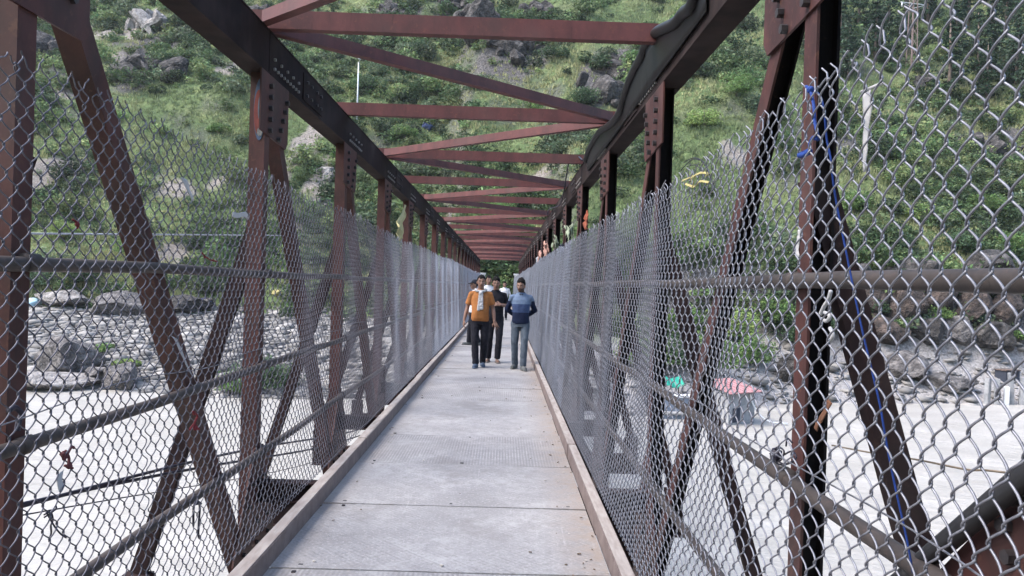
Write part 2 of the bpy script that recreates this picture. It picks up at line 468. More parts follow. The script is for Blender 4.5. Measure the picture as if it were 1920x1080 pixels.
# ------------------------------------------------------------------ vegetation
M_LEAF, nt, b = mat('leaf')
at = N(nt, 'ShaderNodeAttribute', attribute_name='tint')
b.inputs['Roughness'].default_value = 0.6; b.inputs['Specular IOR Level'].default_value = 0.15
L(nt, at.outputs['Color'], b.inputs['Base Color'])
tr = N(nt, 'ShaderNodeBsdfTranslucent'); L(nt, at.outputs['Color'], tr.inputs['Color'])
ms = N(nt, 'ShaderNodeMixShader'); ms.inputs[0].default_value = 0.3
L(nt, b.outputs[0], ms.inputs[1]); L(nt, tr.outputs[0], ms.inputs[2])
L(nt, ms.outputs[0], nt.nodes['Material Output'].inputs['Surface'])
M_BARK = noisy('bark', [(0.3, (0.06,0.045,0.035)), (0.7, (0.17,0.13,0.105))], 6, 0.9, 0.5, 20, 0.02, stretch=(1,1,0.3))

def leaf_quads(P, size, tint, up=0.35):
    """one diamond-shaped leaf sprig per point"""
    n = len(P)
    a = RNG.normal(size=(n, 3)); a[:, 2] *= 0.7; a /= np.linalg.norm(a, axis=1)[:, None]
    q = RNG.normal(size=(n, 3)); q[:, 2] += up*2
    bb = np.cross(a, q); bb /= (np.linalg.norm(bb, axis=1)[:, None] + 1e-9)
    s = np.asarray(size).reshape(-1, 1)*RNG.uniform(0.7, 1.35, (n, 1))
    w = RNG.uniform(0.32, 0.55, (n, 1))
    Vq = np.stack([P - a*s*0.5, P + bb*s*w*0.5 - a*s*0.05, P + a*s*0.5, P - bb*s*w*0.5 - a*s*0.05], 1).reshape(-1, 3)
    Fq = np.arange(4*n).reshape(-1, 4)
    return Vq, Fq, np.repeat(tint, 4, axis=0)

GREENS = np.array([(0.060,0.105,0.048), (0.090,0.145,0.066), (0.045,0.080,0.040), (0.125,0.175,0.082), (0.085,0.122,0.080), (0.036,0.062,0.034)])
def bush_points(n, rx, rz, lobes=6):
    """points through a lumpy rounded volume, more of them near its surface"""
    lc = RNG.normal(size=(lobes, 3)); lc /= np.linalg.norm(lc, axis=1)[:, None]
    lc[:, 2] = np.abs(lc[:, 2])*0.8; lr = RNG.uniform(0.35, 0.62, lobes)
    k = RNG.integers(0, lobes, n)
    d = RNG.normal(size=(n, 3)); d /= np.linalg.norm(d, axis=1)[:, None]
    p = lc[k]*0.55 + d*(lr[k]*RNG.uniform(0.45, 1.05, n)**0.5)[:, None]
    p[:, 2] = np.maximum(p[:, 2], -0.1)
    return p*np.array([rx, rx, rz]), k

def crown(base, n, rx, rz, size, col, lobes=6):
    p, k = bush_points(n, rx, rz, lobes)
    lt = RNG.uniform(0.75, 1.3, lobes)
    tint = np.clip((col*np.array([1.40, 1.33, 1.15]) + 0.007)[None, :]*lt[k][:, None]*RNG.uniform(0.7, 1.35, (n, 1)), 0, 1)
    tint[:, 0] *= RNG.uniform(0.85, 1.2, n)
    return leaf_quads(p + np.array(base), np.full(n, size), tint)

def cat(parts):
    Vs, Fs, Cs, off = [], [], [], 0
    for (v_, f_, c_) in parts:
        Vs.append(v_); Fs.append(f_ + off); Cs.append(c_); off += len(v_)
    return np.concatenate(Vs), np.concatenate(Fs), np.concatenate(Cs)

# candidate ground points inside (or close to) the view
def ground_points(n, y0=56, y1=190):
    y = RNG.uniform(y0, y1, n)
    x = RNG.uniform(-0.76, 0.76, n)*y
    z = terrain(x, y)
    px, py = screen(x, y, z)
    k = (py > -60) & (py < 800) & (px > -80) & (px < 2000)
    return x[k], y[k], z[k]

# grass: tufts of thin blades
x, y, z = ground_points(150000)
g = (1-0.8*bare(x, y))*(1-0.7*rocky(x, y))*sstep(4.2, 5.4, z-WZ)
k = RNG.random(len(x)) < g*(0.35+0.75*fbm(x, y, 9, 3))
k &= ~((np.abs(x+0.35) < 2.2) & (y < 66))
x, y, z = x[k], y[k], z[k]
nb = 5
n = len(x)
P0 = np.repeat(np.stack([x, y, z-0.05], -1), nb, axis=0)
P0[:, :2] += RNG.normal(size=(n*nb, 2))*0.16
hgt = (RNG.uniform(0.25, 0.65, n)*(0.6+0.8*vnoise(x, y, 6))).repeat(nb)*RNG.uniform(0.7, 1.2, n*nb)
az = RNG.uniform(0, 2*PI, n*nb); lean = RNG.uniform(0.1, 0.75, n*nb)
tip = P0 + np.stack([np.cos(az)*lean*hgt, np.sin(az)*lean*hgt - 0.1*hgt, hgt], -1)
wd = RNG.uniform(0.05, 0.11, n*nb); a2 = RNG.uniform(0, PI, n*nb)
sd = np.stack([np.cos(a2)*wd, np.sin(a2)*wd, np.zeros(n*nb)], -1)
Vg = np.stack([P0-sd, P0+sd, tip], 1).reshape(-1, 3)
yel = fbm(x, y, 13, 3).repeat(nb); ylw = sstep(0.42, 0.66, yel)[:, None]
cg = (np.array([0.165, 0.205, 0.098])*(1-ylw) + np.array([0.29, 0.295, 0.15])*ylw)*RNG.uniform(0.65, 1.3, (n*nb, 1))
o = obj('grass', np_mesh('grass', Vg, np.arange(3*n*nb).reshape(-1, 3), M_LEAF, False, np.repeat(cg, 3, axis=0)))
tag(o, 'tufted grass covering the mountainside', None, None, 'stuff')

# scrub: low bushes in drifts, too many to count
x, y, z = ground_points(22000)
den = (0.10+0.9*sstep(0.38, 0.50, fbm(x+200, y+80, 15, 4)))*(1-0.75*bare(x, y))*(1-0.25*rocky(x, y))*sstep(3.6, 5.0, z-WZ)
k = RNG.random(len(x)) < den*0.58
k &= ~((np.abs(x+0.35) < 2.6) & (y < 66))
x, y, z = x[k], y[k], z[k]
parts = []
for i in range(len(x)):
    r = float(np.clip(RNG.lognormal(0.12, 0.45), 0.4, 3.0))
    far = y[i]/80.0
    n = int(np.clip(125*r*r/far, 40, 520))
    col_ = GREENS[int(RNG.integers(0, 6))]*RNG.uniform(0.42, 1.15)
    parts.append(crown((x[i], y[i], z[i]+0.15*r), n, r, r*RNG.uniform(0.7, 1.1), 0.22*max(1, far)+0.08*r, col_, 5))
print('scrub bushes', len(parts))
Vb, Fb, Cb = cat(parts)
o = obj('hillside_scrub', np_mesh('hillside_scrub', Vb, Fb, M_LEAF, False, Cb))
tag(o, 'low dark and light green scrub in drifts over the mountainside', None, None, 'stuff')

def shrub(base, r, h, col_, label, group='shrubs on the far bank', n=None, cat_='shrub'):
    e = empty('shrub', base)
    n = n or int(420*r*r)
    Vb, Fb, Cb = crown((0, 0, 0.25*h), n, r, h*0.75, 0.26, np.array(col_), 8)
    obj('foliage', np_mesh('shrub_foliage', Vb, Fb, M_LEAF, False, Cb), e)
    mb = MB()
    for k in range(4):
        a = random.uniform(0, 2*PI); q = random.uniform(0.25, 0.5)*r
        mb.tube([(0, 0, -0.2), (q*0.4*math.cos(a), q*0.4*math.sin(a), 0.3*h), (q*math.cos(a), q*math.sin(a), 0.7*h)], [0.05, 0.035, 0.012], 5)
    obj('stem', mb.mesh('shrub_stem', M_BARK, True), e)
    tag(e, label, cat_, group)
    return e

def tree(base, H, cr, col_, label, conifer=False, group='trees on the mountainside', n=1500, leaf=0.4):
    e = empty('pine_tree' if conifer else 'tree', base)
    mb = MB()
    lx, ly = random.uniform(-0.04, 0.04)*H, random.uniform(-0.04, 0.04)*H
    top = 0.97 if conifer else 0.62
    mb.tube([(0, 0, -0.5), (lx*0.3, ly*0.3, 0.3*H*top), (lx, ly, H*top)], [0.028*H, 0.02*H, 0.006*H], 8)
    parts = []
    if conifer:
        L_ = 13
        for j in range(L_):
            f = j/(L_-1); zz = H*(0.16+0.8*f); rr = cr*(1-f)**0.8 + 0.15
            for q in range(7):
                a = random.uniform(0, 2*PI); r1 = rr*random.uniform(0.7, 1.1)
                tipp = Vector((r1*math.cos(a), r1*math.sin(a), zz - 0.18*r1))
                mb.tube([(lx*f, ly*f, zz), tipp], [0.03, 0.01], 4)
                m_ = max(6, int(n/(L_*7)*(0.4+r1/cr)))
                t = RNG.uniform(0.15, 1.0, m_)[:, None]
                P = np.array([lx*f, ly*f, zz])*(1-t) + np.array(tipp)*t + RNG.normal(size=(m_, 3))*np.array([0.16, 0.16, 0.10])*r1**0.5
                tint = np.array(col_)[None, :]*RNG.uniform(0.6, 1.35, (m_, 1))
                parts.append(leaf_quads(P, np.full(m_, leaf), tint))
    else:
        for k in range(7):
            a = 2*PI*k/7 + random.uniform(-0.4, 0.4); r1 = cr*random.uniform(0.35, 0.75)
            zz = H*random.uniform(0.55, 0.9); z0 = H*random.uniform(0.25, 0.5)
            mb.tube([(lx*0.5, ly*0.5, z0), (r1*0.5*math.cos(a), r1*0.5*math.sin(a), (z0+zz)/2+0.05*H), (r1*math.cos(a), r1*math.sin(a), zz)], [0.012*H, 0.008*H, 0.003*H], 5)
            parts.append(crown((r1*math.cos(a), r1*math.sin(a), zz-0.05*H), n//8, cr*random.uniform(0.4, 0.62), H*random.uniform(0.13, 0.22), leaf, np.array(col_)*random.uniform(0.75, 1.3), 5))
        parts.append(crown((lx, ly, H*0.78), n//8, cr*0.55, H*0.2, leaf, np.array(col_), 5))
    Vb, Fb, Cb = cat(parts)
    obj('crown', np_mesh('tree_crown', Vb, Fb, M_LEAF, False, Cb), e)
    obj('trunk', mb.mesh('tree_trunk', M_BARK, True), e)
    tag(e, label, 'tree', group)
    return e

# ------------------------------------------------------------------ the bridge
S = 2.88; NP = 20; YE = S*NP
XL, XR = -1.85, 1.158            # inner faces of the two trusses
W_ = 0.150                       # chord width across the bridge
WP = 0.118                       # post and diagonal width
DL, DR = -1.208, 0.627           # deck edges
ZT0, ZT1 = CAMZ+1.556, CAMZ+1.895
ZB0, ZB1 = CAMZ-2.56, CAMZ-2.30
bridge = empty('truss_footbridge', (-0.29, 0, 0))
tag(bridge, 'long red oxide steel truss footbridge with overhead struts and plated walkway', 'footbridge')
BO = Vector((-0.29, 0, 0))
def bpart(name, me, loc=(0, 0, 0), parent=None):
    o = bpy.data.objects.new(name, me); link(o, parent or bridge)
    o.location = Vector(loc) - (BO if parent is None else Vector((0, 0, 0)))
    return o

def hexbolt(mb, c, nrm, r=0.016, l=0.02):
    c = Vector(c); nrm = Vector(nrm)
    mb.tube([c, c + nrm*l], r, 6)

for sd, XI in ((-1, XL), (1, XR)):
    inn = Vector((-sd, 0, 0))
    xi = 0.0; xo = sd*W_; xc = sd*W_/2
    # vertical post (web towards the camera on the left, open channel towards it on the right)
    xp = sd*WP/2
    inn_m = None if sd < 0 else M_RECSHADE
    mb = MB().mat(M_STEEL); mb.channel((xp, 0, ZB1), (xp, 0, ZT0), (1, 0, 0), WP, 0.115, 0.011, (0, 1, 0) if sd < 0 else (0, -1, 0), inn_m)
    me_post = mb.mesh('truss_post', M_STEEL)
    # head gusset with its bolts
    mb = MB().mat(M_STEEL)
    y0, y1 = -0.20, 0.50
    a = [(0, y0, ZT0+0.0), (0, y0, CAMZ+1.10), (0, y1-0.05, CAMZ+1.06), (0, y1, CAMZ+1.12), (0, y1, ZT0)]
    mb.prism(a, inn*0.012)
    mb.mat(M_BOLT)
    for j in range(5):
        for (yy, dz) in ((0.0, 0), (0.42 - 0.05*j, -0.03)):
            hexbolt(mb, inn*0.012 + Vector((0, yy, CAMZ+1.47-0.085*j+dz)), inn, 0.021, 0.028)
    me_gus = mb.mesh('gusset_plate', M_STEEL)
    me_gusf = None
    mb = MB().mat(M_STEEL)
    a = [(0, -y0, ZT0+0.0), (0, -y0, CAMZ+1.10), (0, -y1+0.05, CAMZ+1.06), (0, -y1, CAMZ+1.12), (0, -y1, ZT0)]
    mb.prism(a, inn*0.012)
    mb.mat(M_BOLT)
    for j in range(5):
        for (yy, dz) in ((0.0, 0), (-0.42 + 0.05*j, -0.03)):
            hexbolt(mb, inn*0.012 + Vector((0, yy, CAMZ+1.47-0.085*j+dz)), inn, 0.021, 0.028)
    me_gusf = mb.mesh('gusset_plate', M_STEEL)
    # foot gusset
    mb = MB().mat(M_STEEL)
    a = [(0, -0.12, CAMZ-1.30), (0, -0.50, CAMZ-2.05), (0, -0.50, ZB0+0.03), (0, 0.42, ZB0+0.03), (0, 0.42, CAMZ-2.0), (0, 0.10, CAMZ-1.30)]
    mb.prism(a, inn*0.012)
    mb.mat(M_BOLT)
    for j in range(4):
        for yy in (-0.30, -0.02, 0.24):
            hexbolt(mb, inn*0.012 + Vector((0, yy*(0.5+0.17*j), CAMZ-1.55-0.16*j)), inn, 0.018, 0.024)
    me_gfoot = mb.mesh('gusset_plate', M_STEEL)
    # diagonal, top near -> bottom far, and its mirror past midspan
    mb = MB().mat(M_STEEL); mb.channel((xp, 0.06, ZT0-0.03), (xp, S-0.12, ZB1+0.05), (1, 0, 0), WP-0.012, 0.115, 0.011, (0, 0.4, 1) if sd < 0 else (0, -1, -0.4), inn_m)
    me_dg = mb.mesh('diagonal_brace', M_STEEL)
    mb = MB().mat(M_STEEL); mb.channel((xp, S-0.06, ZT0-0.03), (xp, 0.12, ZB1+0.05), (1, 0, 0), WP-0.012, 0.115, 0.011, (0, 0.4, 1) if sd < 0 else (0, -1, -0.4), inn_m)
    me_dgf = mb.mesh('diagonal_brace', M_STEEL)
    # raker: leans out from the post to the end of the cross girder
    mb = MB(); mb.channel((sd*(WP*0.5), 0.055, CAMZ+0.46), (xo+sd*0.74, 0.02, ZB1+0.0), (0, 1, 0), 0.075, 0.115, 0.010, (sd, 0, 0))
    me_rk = mb.mesh('raker', M_GIRDER)
    mb = MB().mat(M_STEEL)
    mb.prism([(0, -0.5, ZT0), (0, -0.5, CAMZ+0.99), (0, 0.36, CAMZ+0.99), (0, 0.40, CAMZ+1.03), (0, 0.40, ZT0)], inn*0.012)
    mb.mat(M_BOLT)
    for (yy, zz) in ((0.26, 1.14), (0.26, 1.36), (0.05, 1.36), (-0.2, 1.2), (-0.2, 1.4)): hexbolt(mb, inn*0.012 + Vector((0, yy, CAMZ+zz)), inn, 0.024, 0.02)
    me_gus1 = mb.mesh('gusset_plate', M_STEEL)
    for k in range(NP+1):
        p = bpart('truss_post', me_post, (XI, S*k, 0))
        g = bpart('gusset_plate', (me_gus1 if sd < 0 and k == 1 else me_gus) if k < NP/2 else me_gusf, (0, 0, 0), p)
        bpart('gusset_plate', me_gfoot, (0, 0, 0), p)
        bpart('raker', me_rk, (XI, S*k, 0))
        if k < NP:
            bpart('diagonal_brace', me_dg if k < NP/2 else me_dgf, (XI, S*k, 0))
    # chords, in lengths of two panels with a bolted splice
    mb = MB().mat(M_CHORD)
    mb.box((xi, 0.006, ZT0+0.014), (xi+sd*0.012, 2*S-0.006, ZT1-0.012))
    mb.box((xo, 0.006, ZT0+0.014), (xo-sd*0.012, 2*S-0.006, ZT1-0.012))
    mb.box((xi-sd*0.012, 0.006, ZT0), (xo+sd*0.012, 2*S-0.006, ZT0+0.014))
    mb.box((xi-sd*0.006, 0.006, ZT1-0.012), (xo+sd*0.006, 2*S-0.006, ZT1))
    mb.box((xi-sd*0.010, 0.95, ZT0+0.05), (xi-sd*0.0005, 1.65, ZT1-0.05))
    mb.mat(M_BOLT)
    for yy in (1.05, 1.2, 1.4, 1.55):
        for zz in (0.10, 0.22): hexbolt(mb, (xi-sd*0.01, yy, ZT0+zz), inn, 0.016, 0.018)
    mb.mat(M_BOLTL)
    for kk in (0, 1):
        for q in range(9):
            hexbolt(mb, (xi, S*kk+0.12+0.085*q, ZT0+0.075), inn, 0.013, 0.016)
            if q % 2 == 0: hexbolt(mb, (xi, S*kk+0.12+0.085*q, ZT0+0.15), inn, 0.013, 0.016)
    me_ch = mb.mesh('top_chord', M_CHORD)
    for k in range(0, NP, 2): bpart('top_chord', me_ch, (XI, S*k, 0))
    mb = MB(); mb.channel((xc, -0.2, (ZB0+ZB1)/2), (xc, YE+0.2, (ZB0+ZB1)/2), (0, 0, 1), ZB1-ZB0-0.02, W_-0.02, 0.012, (-sd, 0, 0))
    bpart('bottom_chord', mb.mesh('bottom_chord', M_GIRDER), (XI, 0, 0))

# overhead struts and lateral zigzag
xa, xb = XL-W_+0.02, XR+W_-0.02
mb = MB(); zs = ZT1+0.003
mb.box((xa, -0.045, zs), (xb, -0.036, zs+0.140)); mb.box((xa, -0.036, zs+0.002), (xb, 0.045, zs+0.011)); mb.box((xa, -0.036, zs+0.129), (xb, 0.045, zs+0.138))
me_st = mb.mesh('overhead_strut', M_STRUT)
for k in range(1, NP+1): bpart('overhead_strut', me_st, (0, S*k, 0))
for k in range(0, NP):
    lx, ly, rx, ry = (XL-0.03, S*k+0.10, XR+0.03, S*(k+1)-0.10) if k % 2 == 0 else (XR+0.03, S*k+0.10, XL-0.03, S*(k+1)-0.10)
    p0 = Vector((lx, 0.1, zs+0.06)); p1 = Vector((rx, S-0.1, zs+0.06))
    key = k % 2
    mb = MB()
    Wd = (p1-p0); Ln = Wd.length; Wd.normalize(); Ud = Wd.cross(Vector((0, 0, 1))).normalized()
    mb.obox((p0+p1)/2, Ud, Vector((0, 0, 1)), Wd, 0.004, 0.055, Ln/2)
    mb.obox((p0+p1)/2 + Vector((0, 0, -0.052)), Ud, Vector((0, 0, 1)), Wd, 0.04, 0.0045, Ln/2)
    bpart('lateral_brace', mb.mesh('lateral_brace', M_STRUT), (0, S*k, 0))

# cross girders and transoms
mb = MB()
x0, x1 = XL-W_-0.86, XR+W_+0.86
mb.box((x0, -0.07, ZB0-0.29), (x1, 0.07, ZB0-0.275)); mb.box((x0, -0.006, ZB0-0.275), (x1, 0.006, ZB0-0.015)); mb.box((x0, -0.07, ZB0-0.015), (x1, 0.07, ZB0-0.002))
for sx in (x0+0.12, x1-0.12): mb.box((sx-0.10, -0.06, ZB0-0.002), (sx+0.10, 0.06, ZB1-0.005))
me_cg = mb.mesh('cross_girder', M_GIRDER)
mb = MB()
x0, x1 = XL-0.02, XR+0.02
mb.box((x0, -0.06, -0.165), (x1, 0.06, -0.155)); mb.box((x0, -0.005, -0.155), (x1, 0.005, -0.022)); mb.box((x0, -0.06, -0.022), (x1, 0.06, -0.012))
me_tr = mb.mesh('transom', M_GIRDER)
for k in range(NP+1):
    bpart('cross_girder', me_cg, (0, S*k, 0)); bpart('transom', me_tr, (0, S*k, 0))
for xx in (-1.0, -0.3, 0.42):
    mb = MB(); mb.channel((xx, -0.3, -0.235), (xx, YE+0.2, -0.235), (0, 0, 1), 0.12, 0.06, 0.008, (1, 0, 0))
    bpart('stringer', mb.mesh('stringer', M_GIRDER))

# walkway plates
PL = 1.195
y = 3.99 - 5*PL; k = 0
while y < YE+0.2:
    rib = k % 3 == 1 or k % 7 == 4
    mb = MB().mat(M_DECKR if rib else M_DECK)
    w0 = 0.004 + 0.004*random.random(); dz = random.uniform(-0.002, 0.003)
    nxs, nys = 12, 6
    vs = []
    lift = [random.uniform(-0.002, 0.006) for _ in range(4)]
    for j in range(nys+1):
        for i in range(nxs+1):
            u, q = i/nxs, j/nys
            zz = dz + (lift[0]*(1-u)*(1-q) + lift[1]*u*(1-q) + lift[2]*u*q + lift[3]*(1-u)*q) + 0.0025*math.sin(5*u+k)*math.sin(3*q+2*k)
            vs.append((DL+0.006 + (DR-DL-0.012)*u, w0 + (PL-2*w0)*q, zz))
    fs = [(j*(nxs+1)+i, j*(nxs+1)+i+1, (j+1)*(nxs+1)+i+1, (j+1)*(nxs+1)+i) for j in range(nys) for i in range(nxs)]
    mb.add(vs, fs)
    edge = [i for i in range(nxs+1)] + [(j*(nxs+1)+nxs) for j in range(1, nys+1)] + [nys*(nxs+1)+i for i in range(nxs-1, -1, -1)] + [j*(nxs+1) for j in range(nys-1, 0, -1)]
    ev = [vs[i] for i in edge]; n = len(ev)
    mb.add(ev + [(p[0], p[1], p[2]-0.008) for p in ev], [(i, n+i, n+(i+1) % n, (i+1) % n) for i in range(n)])
    mb.mat(M_BOLT)
    for xx in (DL+0.16, -0.29+random.uniform(-.05, .05), DR-0.14):
        for (yy, pr) in ((0.055, 0.5), (PL-0.05, 0.15)):
            if random.random() < pr:
                c = Vector((xx+random.uniform(-.02, .02), yy, dz+0.001))
                mb.obox(c+Vector((0, 0, 0.002)), Vector((1, 0, 0)), Vector((0, 1, 0)), Vector((0, 0, 1)), random.uniform(.008, .015), random.uniform(.006, .011), 0.004)
    bpart('deck_plate', mb.mesh('deck_plate'), (0, y, 0))
    y += PL; k += 1

# kerb angles
for (xa, xb) in ((DL-0.082, DL), (DR, DR+0.077)):
    y = -2.4; k = 0
    while y < YE:
        ln = min(4.6, YE+0.2-y); jx = random.uniform(-0.006, 0.006); jz = random.uniform(-0.003, 0.004)
        bm = bmesh.new()
        mb = MB(); mb.box((xa, 0.004, -0.012), (xb, ln-0.004, 0.117))
        me = mb.mesh('kerb_beam', M_KERB)
        bm.from_mesh(me); bmesh.ops.bevel(bm, geom=bm.edges[:], offset=0.006, segments=2, affect='EDGES'); bm.to_mesh(me); bm.free()
        bpart('kerb_beam', me, (jx, y, jz)); y += ln; k += 1

# handrail pipes along the posts
for sd, xx, hs in ((-1, XL+0.036, (1.575, 0.875, 0.215)), (1, XR-0.036, (1.595, 0.835, 0.125))):
    for h in hs:
        pts = [(xx + 0.004*math.sin(1.7*i+h), S*i*0.5-0.4, h + 0.008*math.sin(2.3*i+5*h+sd)) for i in range(0, 2*NP+2)]
        mb = MB(); mb.tube(pts, 0.029, 12)
        for k in range(NP+1):
            mb.tube([(xx, S*k-0.035, h+0.004), (xx, S*k+0.035, h+0.004)], 0.036, 12)
        bpart('handrail', mb.mesh('handrail', M_RAIL, True))

# inclined wing at the near right corner: plate with a pipe along its top
mb = MB().mat(M_STEEL)
A = [(XR+0.02, 2.36, CAMZ-1.22), (XR+0.02, 2.30, CAMZ-1.60), (XR+0.02, 0.2, CAMZ-1.6), (XR+0.02, 0.2, CAMZ+0.55), (XR+0.02, 0.55, CAMZ+0.42)]
a0 = onX(1770, 1060, XR+0.02); a1 = onX(1920, 905, XR+0.02)
d_ = (a1-a0)/(a1.y-a0.y)
A = [tuple(a0 + d_*(2.3-a0.y)), tuple(a0 + d_*(0.45-a0.y)), (XR+0.02, 0.45, -0.9), (XR+0.02, 2.3, -0.9)]
mb.prism(A, (0.012, 0, 0))
mb.mat(M_BOLT)
for (px, py) in ((1914, 936), (1890, 985), (1900, 1045)): hexbolt(mb, onX(px, py, XR+0.02), (-1, 0, 0), 0.018, 0.022)
bpart('wing_plate', mb.mesh('wing_plate'))
q0 = onX(1735, 1050, XR-0.02); q1 = onX(1920, 893, XR-0.02); dq = (q1-q0)/(q1.y-q0.y)
mb = MB(); mb.tube([q0 + dq*(2.25-q0.y), q0 + dq*(0.5-q0.y)], 0.026, 12)
bpart('brace_pipe', mb.mesh('brace_pipe', plain('dark_pipe_paint', (0.03, 0.03, 0.033), 0.5), True))

# ------------------------------------------------------------------ chain link fences
def wire_net(y0, y1, z0, z1, warp, side, res, seed):
    """knitted zigzag wires between y0..y1, z0..z1 as one array mesh; warp(y,z)->(dx,dy,dz)"""
    a, H = 0.0375, 0.0755
    per, nside, rad = res
    rg = np.random.default_rng(seed)
    nw = int(round((y1-y0)/a))
    iw = np.arange(nw)
    npd = int(round((z1-z0)/(H/2)))
    m = npd*per + 1
    tt = np.arange(m)/per            # in half periods
    ph = np.arcsin(0.965*np.cos(PI*tt))/math.asin(0.965)   # rounded triangle wave
    dep = 0.0056*np.sin(PI*tt)
    sgn = np.where((iw + seed) % 2 == 0, 1.0, -1.0)
    # adjacent wires interlock: opposite zigzag phase, overlap at the knuckles
    Yc = y0 + (iw[:, None]+0.5)*a + sgn[:, None]*ph[None, :]*(a/2+0.0035)
    Xc = -sgn[:, None]*dep[None, :]
    Zc = z0 + np.broadcast_to(tt[None, :]*(H/2), Yc.shape).copy()
    topj = (1-np.clip((z1-Zc)/0.15, 0, 1))
    Yc = Yc + topj*rg.normal(size=(nw, 1))*0.004
    Xc = Xc + topj*topj*rg.normal(size=(nw, 1))*0.010
    # stray ends along the cut top edge
    Zc = Zc + np.where(tt[None, :] > npd-0.6, rg.uniform(-0.015, 0.02, (nw, 1)), 0)
    dx, dy, dz = warp(Yc, Zc)
    P = np.stack([Xc+dx, Yc+dy, Zc+dz], -1)
    T = np.gradient(P, axis=1); T /= np.linalg.norm(T, axis=2)[:, :, None]
    Nn = np.cross(T, np.array([1.0, 0, 0])); Nn /= np.linalg.norm(Nn, axis=2)[:, :, None]
    Bn = np.cross(T, Nn)
    ang = 2*PI*np.arange(nside)/nside
    Vt = P[:, :, None, :] + rad*(Nn[:, :, None, :]*np.cos(ang)[None, None, :, None] + Bn[:, :, None, :]*np.sin(ang)[None, None, :, None])
    base = (np.arange(nw)[:, None, None]*m + np.arange(m-1)[None, :, None])*nside
    kk = np.arange(nside)[None, None, :]; k2 = (kk+1) % nside
    Fq = np.stack([base+kk, base+k2, base+nside+k2, base+nside+kk], -1).reshape(-1, 4)
    return Vt.reshape(-1, 3), Fq

FZ0 = 0.105
for sd, XF, top, nm, lab in ((-1, -1.325, 2.15, 'left', 'galvanised chain link fence along the river-boulder side, with red threads tied into it'),
                             (1, 0.722, 2.11, 'right', 'galvanised chain link fence carrying a blue rope, sagging and bulging towards the walkway')):
    fe = empty('chain_link_fence', (XF, 0.5, 0))
    tag(fe, lab, 'fence', 'chain link fences lining the walkway')
    def warp(y, z, sd=sd, top=top):
        h = np.clip((z-FZ0)/(top-FZ0), 0, 1)
        bul = (fbm(y*1.0+sd*40, z*0.7, 1.6, 3)-0.5)*0.085 + 0.022*np.sin(y*2*PI/1.44+1.2*sd)*np.sin(PI*h)
        lean = sd*(0.05*h + 0.03*h*h)
        dz = h*((0.035*np.clip(1-(y-2.2)/2.6, 0, 1) if sd < 0 else 0) + (vnoise(y, y*0+7*sd, 1.9)-0.5)*0.10 + (vnoise(y, y*0+3, 0.5)-0.5)*0.035)
        dy = (fbm(y+90, z, 0.9, 2)-0.5)*0.035
        return lean + bul*(0.25+0.75*np.sin(PI*np.clip(h, 0.04, 1)*0.82)), dy, dz
    y = 0.5; k = 0
    while y < YE - 0.1:
        y1 = min(S*(k+1) + 0.02, YE)
        res = (6, 6, 0.0022 if sd < 0 else 0.0023) if y < 5.5 else ((4, 5, 0.0021) if y < 11 else ((2, 4, 0.0019) if y < 22 else (1, 3, 0.0021)))
        Vw, Fw = wire_net(y, y1, FZ0, top, warp, sd, res, 100+k)
        Vw = Vw - np.array([0, 0.5, 0])
        me = np_mesh('wire_mesh', Vw, Fw, (M_WIREN if y > 24 else (M_WIREM if y > 14 else (M_WIRE if y > 8 else M_WIREL))) if sd < 0 else (M_WIREM if y > 8 else M_WIRE), y < 11)  # wire colour steps paler further along the fence
        o = bpy.data.objects.new('wire_mesh', me); link(o, fe)
        y = y1; k += 1
    # selvedge wires threaded along the fence
    for zz in (FZ0+0.02, FZ0+(top-FZ0)*0.5):
        ys = np.arange(0.5, YE, 0.18); dx, dy, dz = warp(ys, np.full_like(ys, zz))
        mb = MB(); mb.tube([(dx[i]+0.004*sd, ys[i]-0.5, zz+dz[i]+0.01*math.sin(3*ys[i])) for i in range(len(ys))], 0.0022, 5)
        o = bpy.data.objects.new('line_wire', mb.mesh('line_wire', M_WIRE, True)); link(o, fe)

# ------------------------------------------------------------------ people
def capsule(mb, p0, p1, r0, r1, n=10, fl=None):
    """closed tapered capsule; fl = (axis, factor) flattens the cross-section along an axis"""
    p0 = Vector(p0); p1 = Vector(p1)
    W = (p1-p0).normalized(); U = W.orthogonal().normalized(); Vv = W.cross(U)
    rings = []
    for k in range(5):
        a = PI/2*k/4 - PI/2
        rings.append((p0 + W*(r0*math.sin(a)), max(r0*math.cos(a), 1e-4)))
    for k in range(5):
        a = PI/2*k/4
        rings.append((p1 + W*(r1*math.sin(a)), max(r1*math.cos(a), 1e-4)))
    vs = []
    for c, r in rings:
        for j in range(n):
            t = 2*PI*j/n
            d = (U*math.cos(t) + Vv*math.sin(t))*r
            if fl is not None: d = d - fl[0]*d.dot(fl[0])*(1-fl[1])
            vs.append(c + d)
    m = len(rings)
    fs = [(i*n+j, i*n+(j+1) % n, (i+1)*n+(j+1) % n, (i+1)*n+j) for i in range(m-1) for j in range(n)]
    fs += [tuple(range(n))[::-1], tuple((m-1)*n+j for j in range(n))]
    mb.add(vs, fs)
def cone(mb, p0, p1, r0, r1, n=14):
    mb.tube([p0, p1], [r0, r1], n)
def loftz(mb, secs, n=20):
    """closed loft of ellipses (z, cx, cy, rx, ry)"""
    vs = []
    for (z, cx, cy, rx, ry) in secs:
        for j in range(n):
            t = 2*PI*j/n; c, s_ = math.cos(t), math.sin(t)
            e = 0.85
            vs.append((cx + rx*math.copysign(abs(c)**e, c), cy + ry*math.copysign(abs(s_)**e, s_), z))
    m = len(secs)
    fs = [(i*n+j, i*n+(j+1) % n, (i+1)*n+(j+1) % n, (i+1)*n+j) for i in range(m-1) for j in range(n)]
    fs += [tuple(range(n))[::-1], tuple((m-1)*n+j for j in range(n))]
    mb.add(vs, fs)
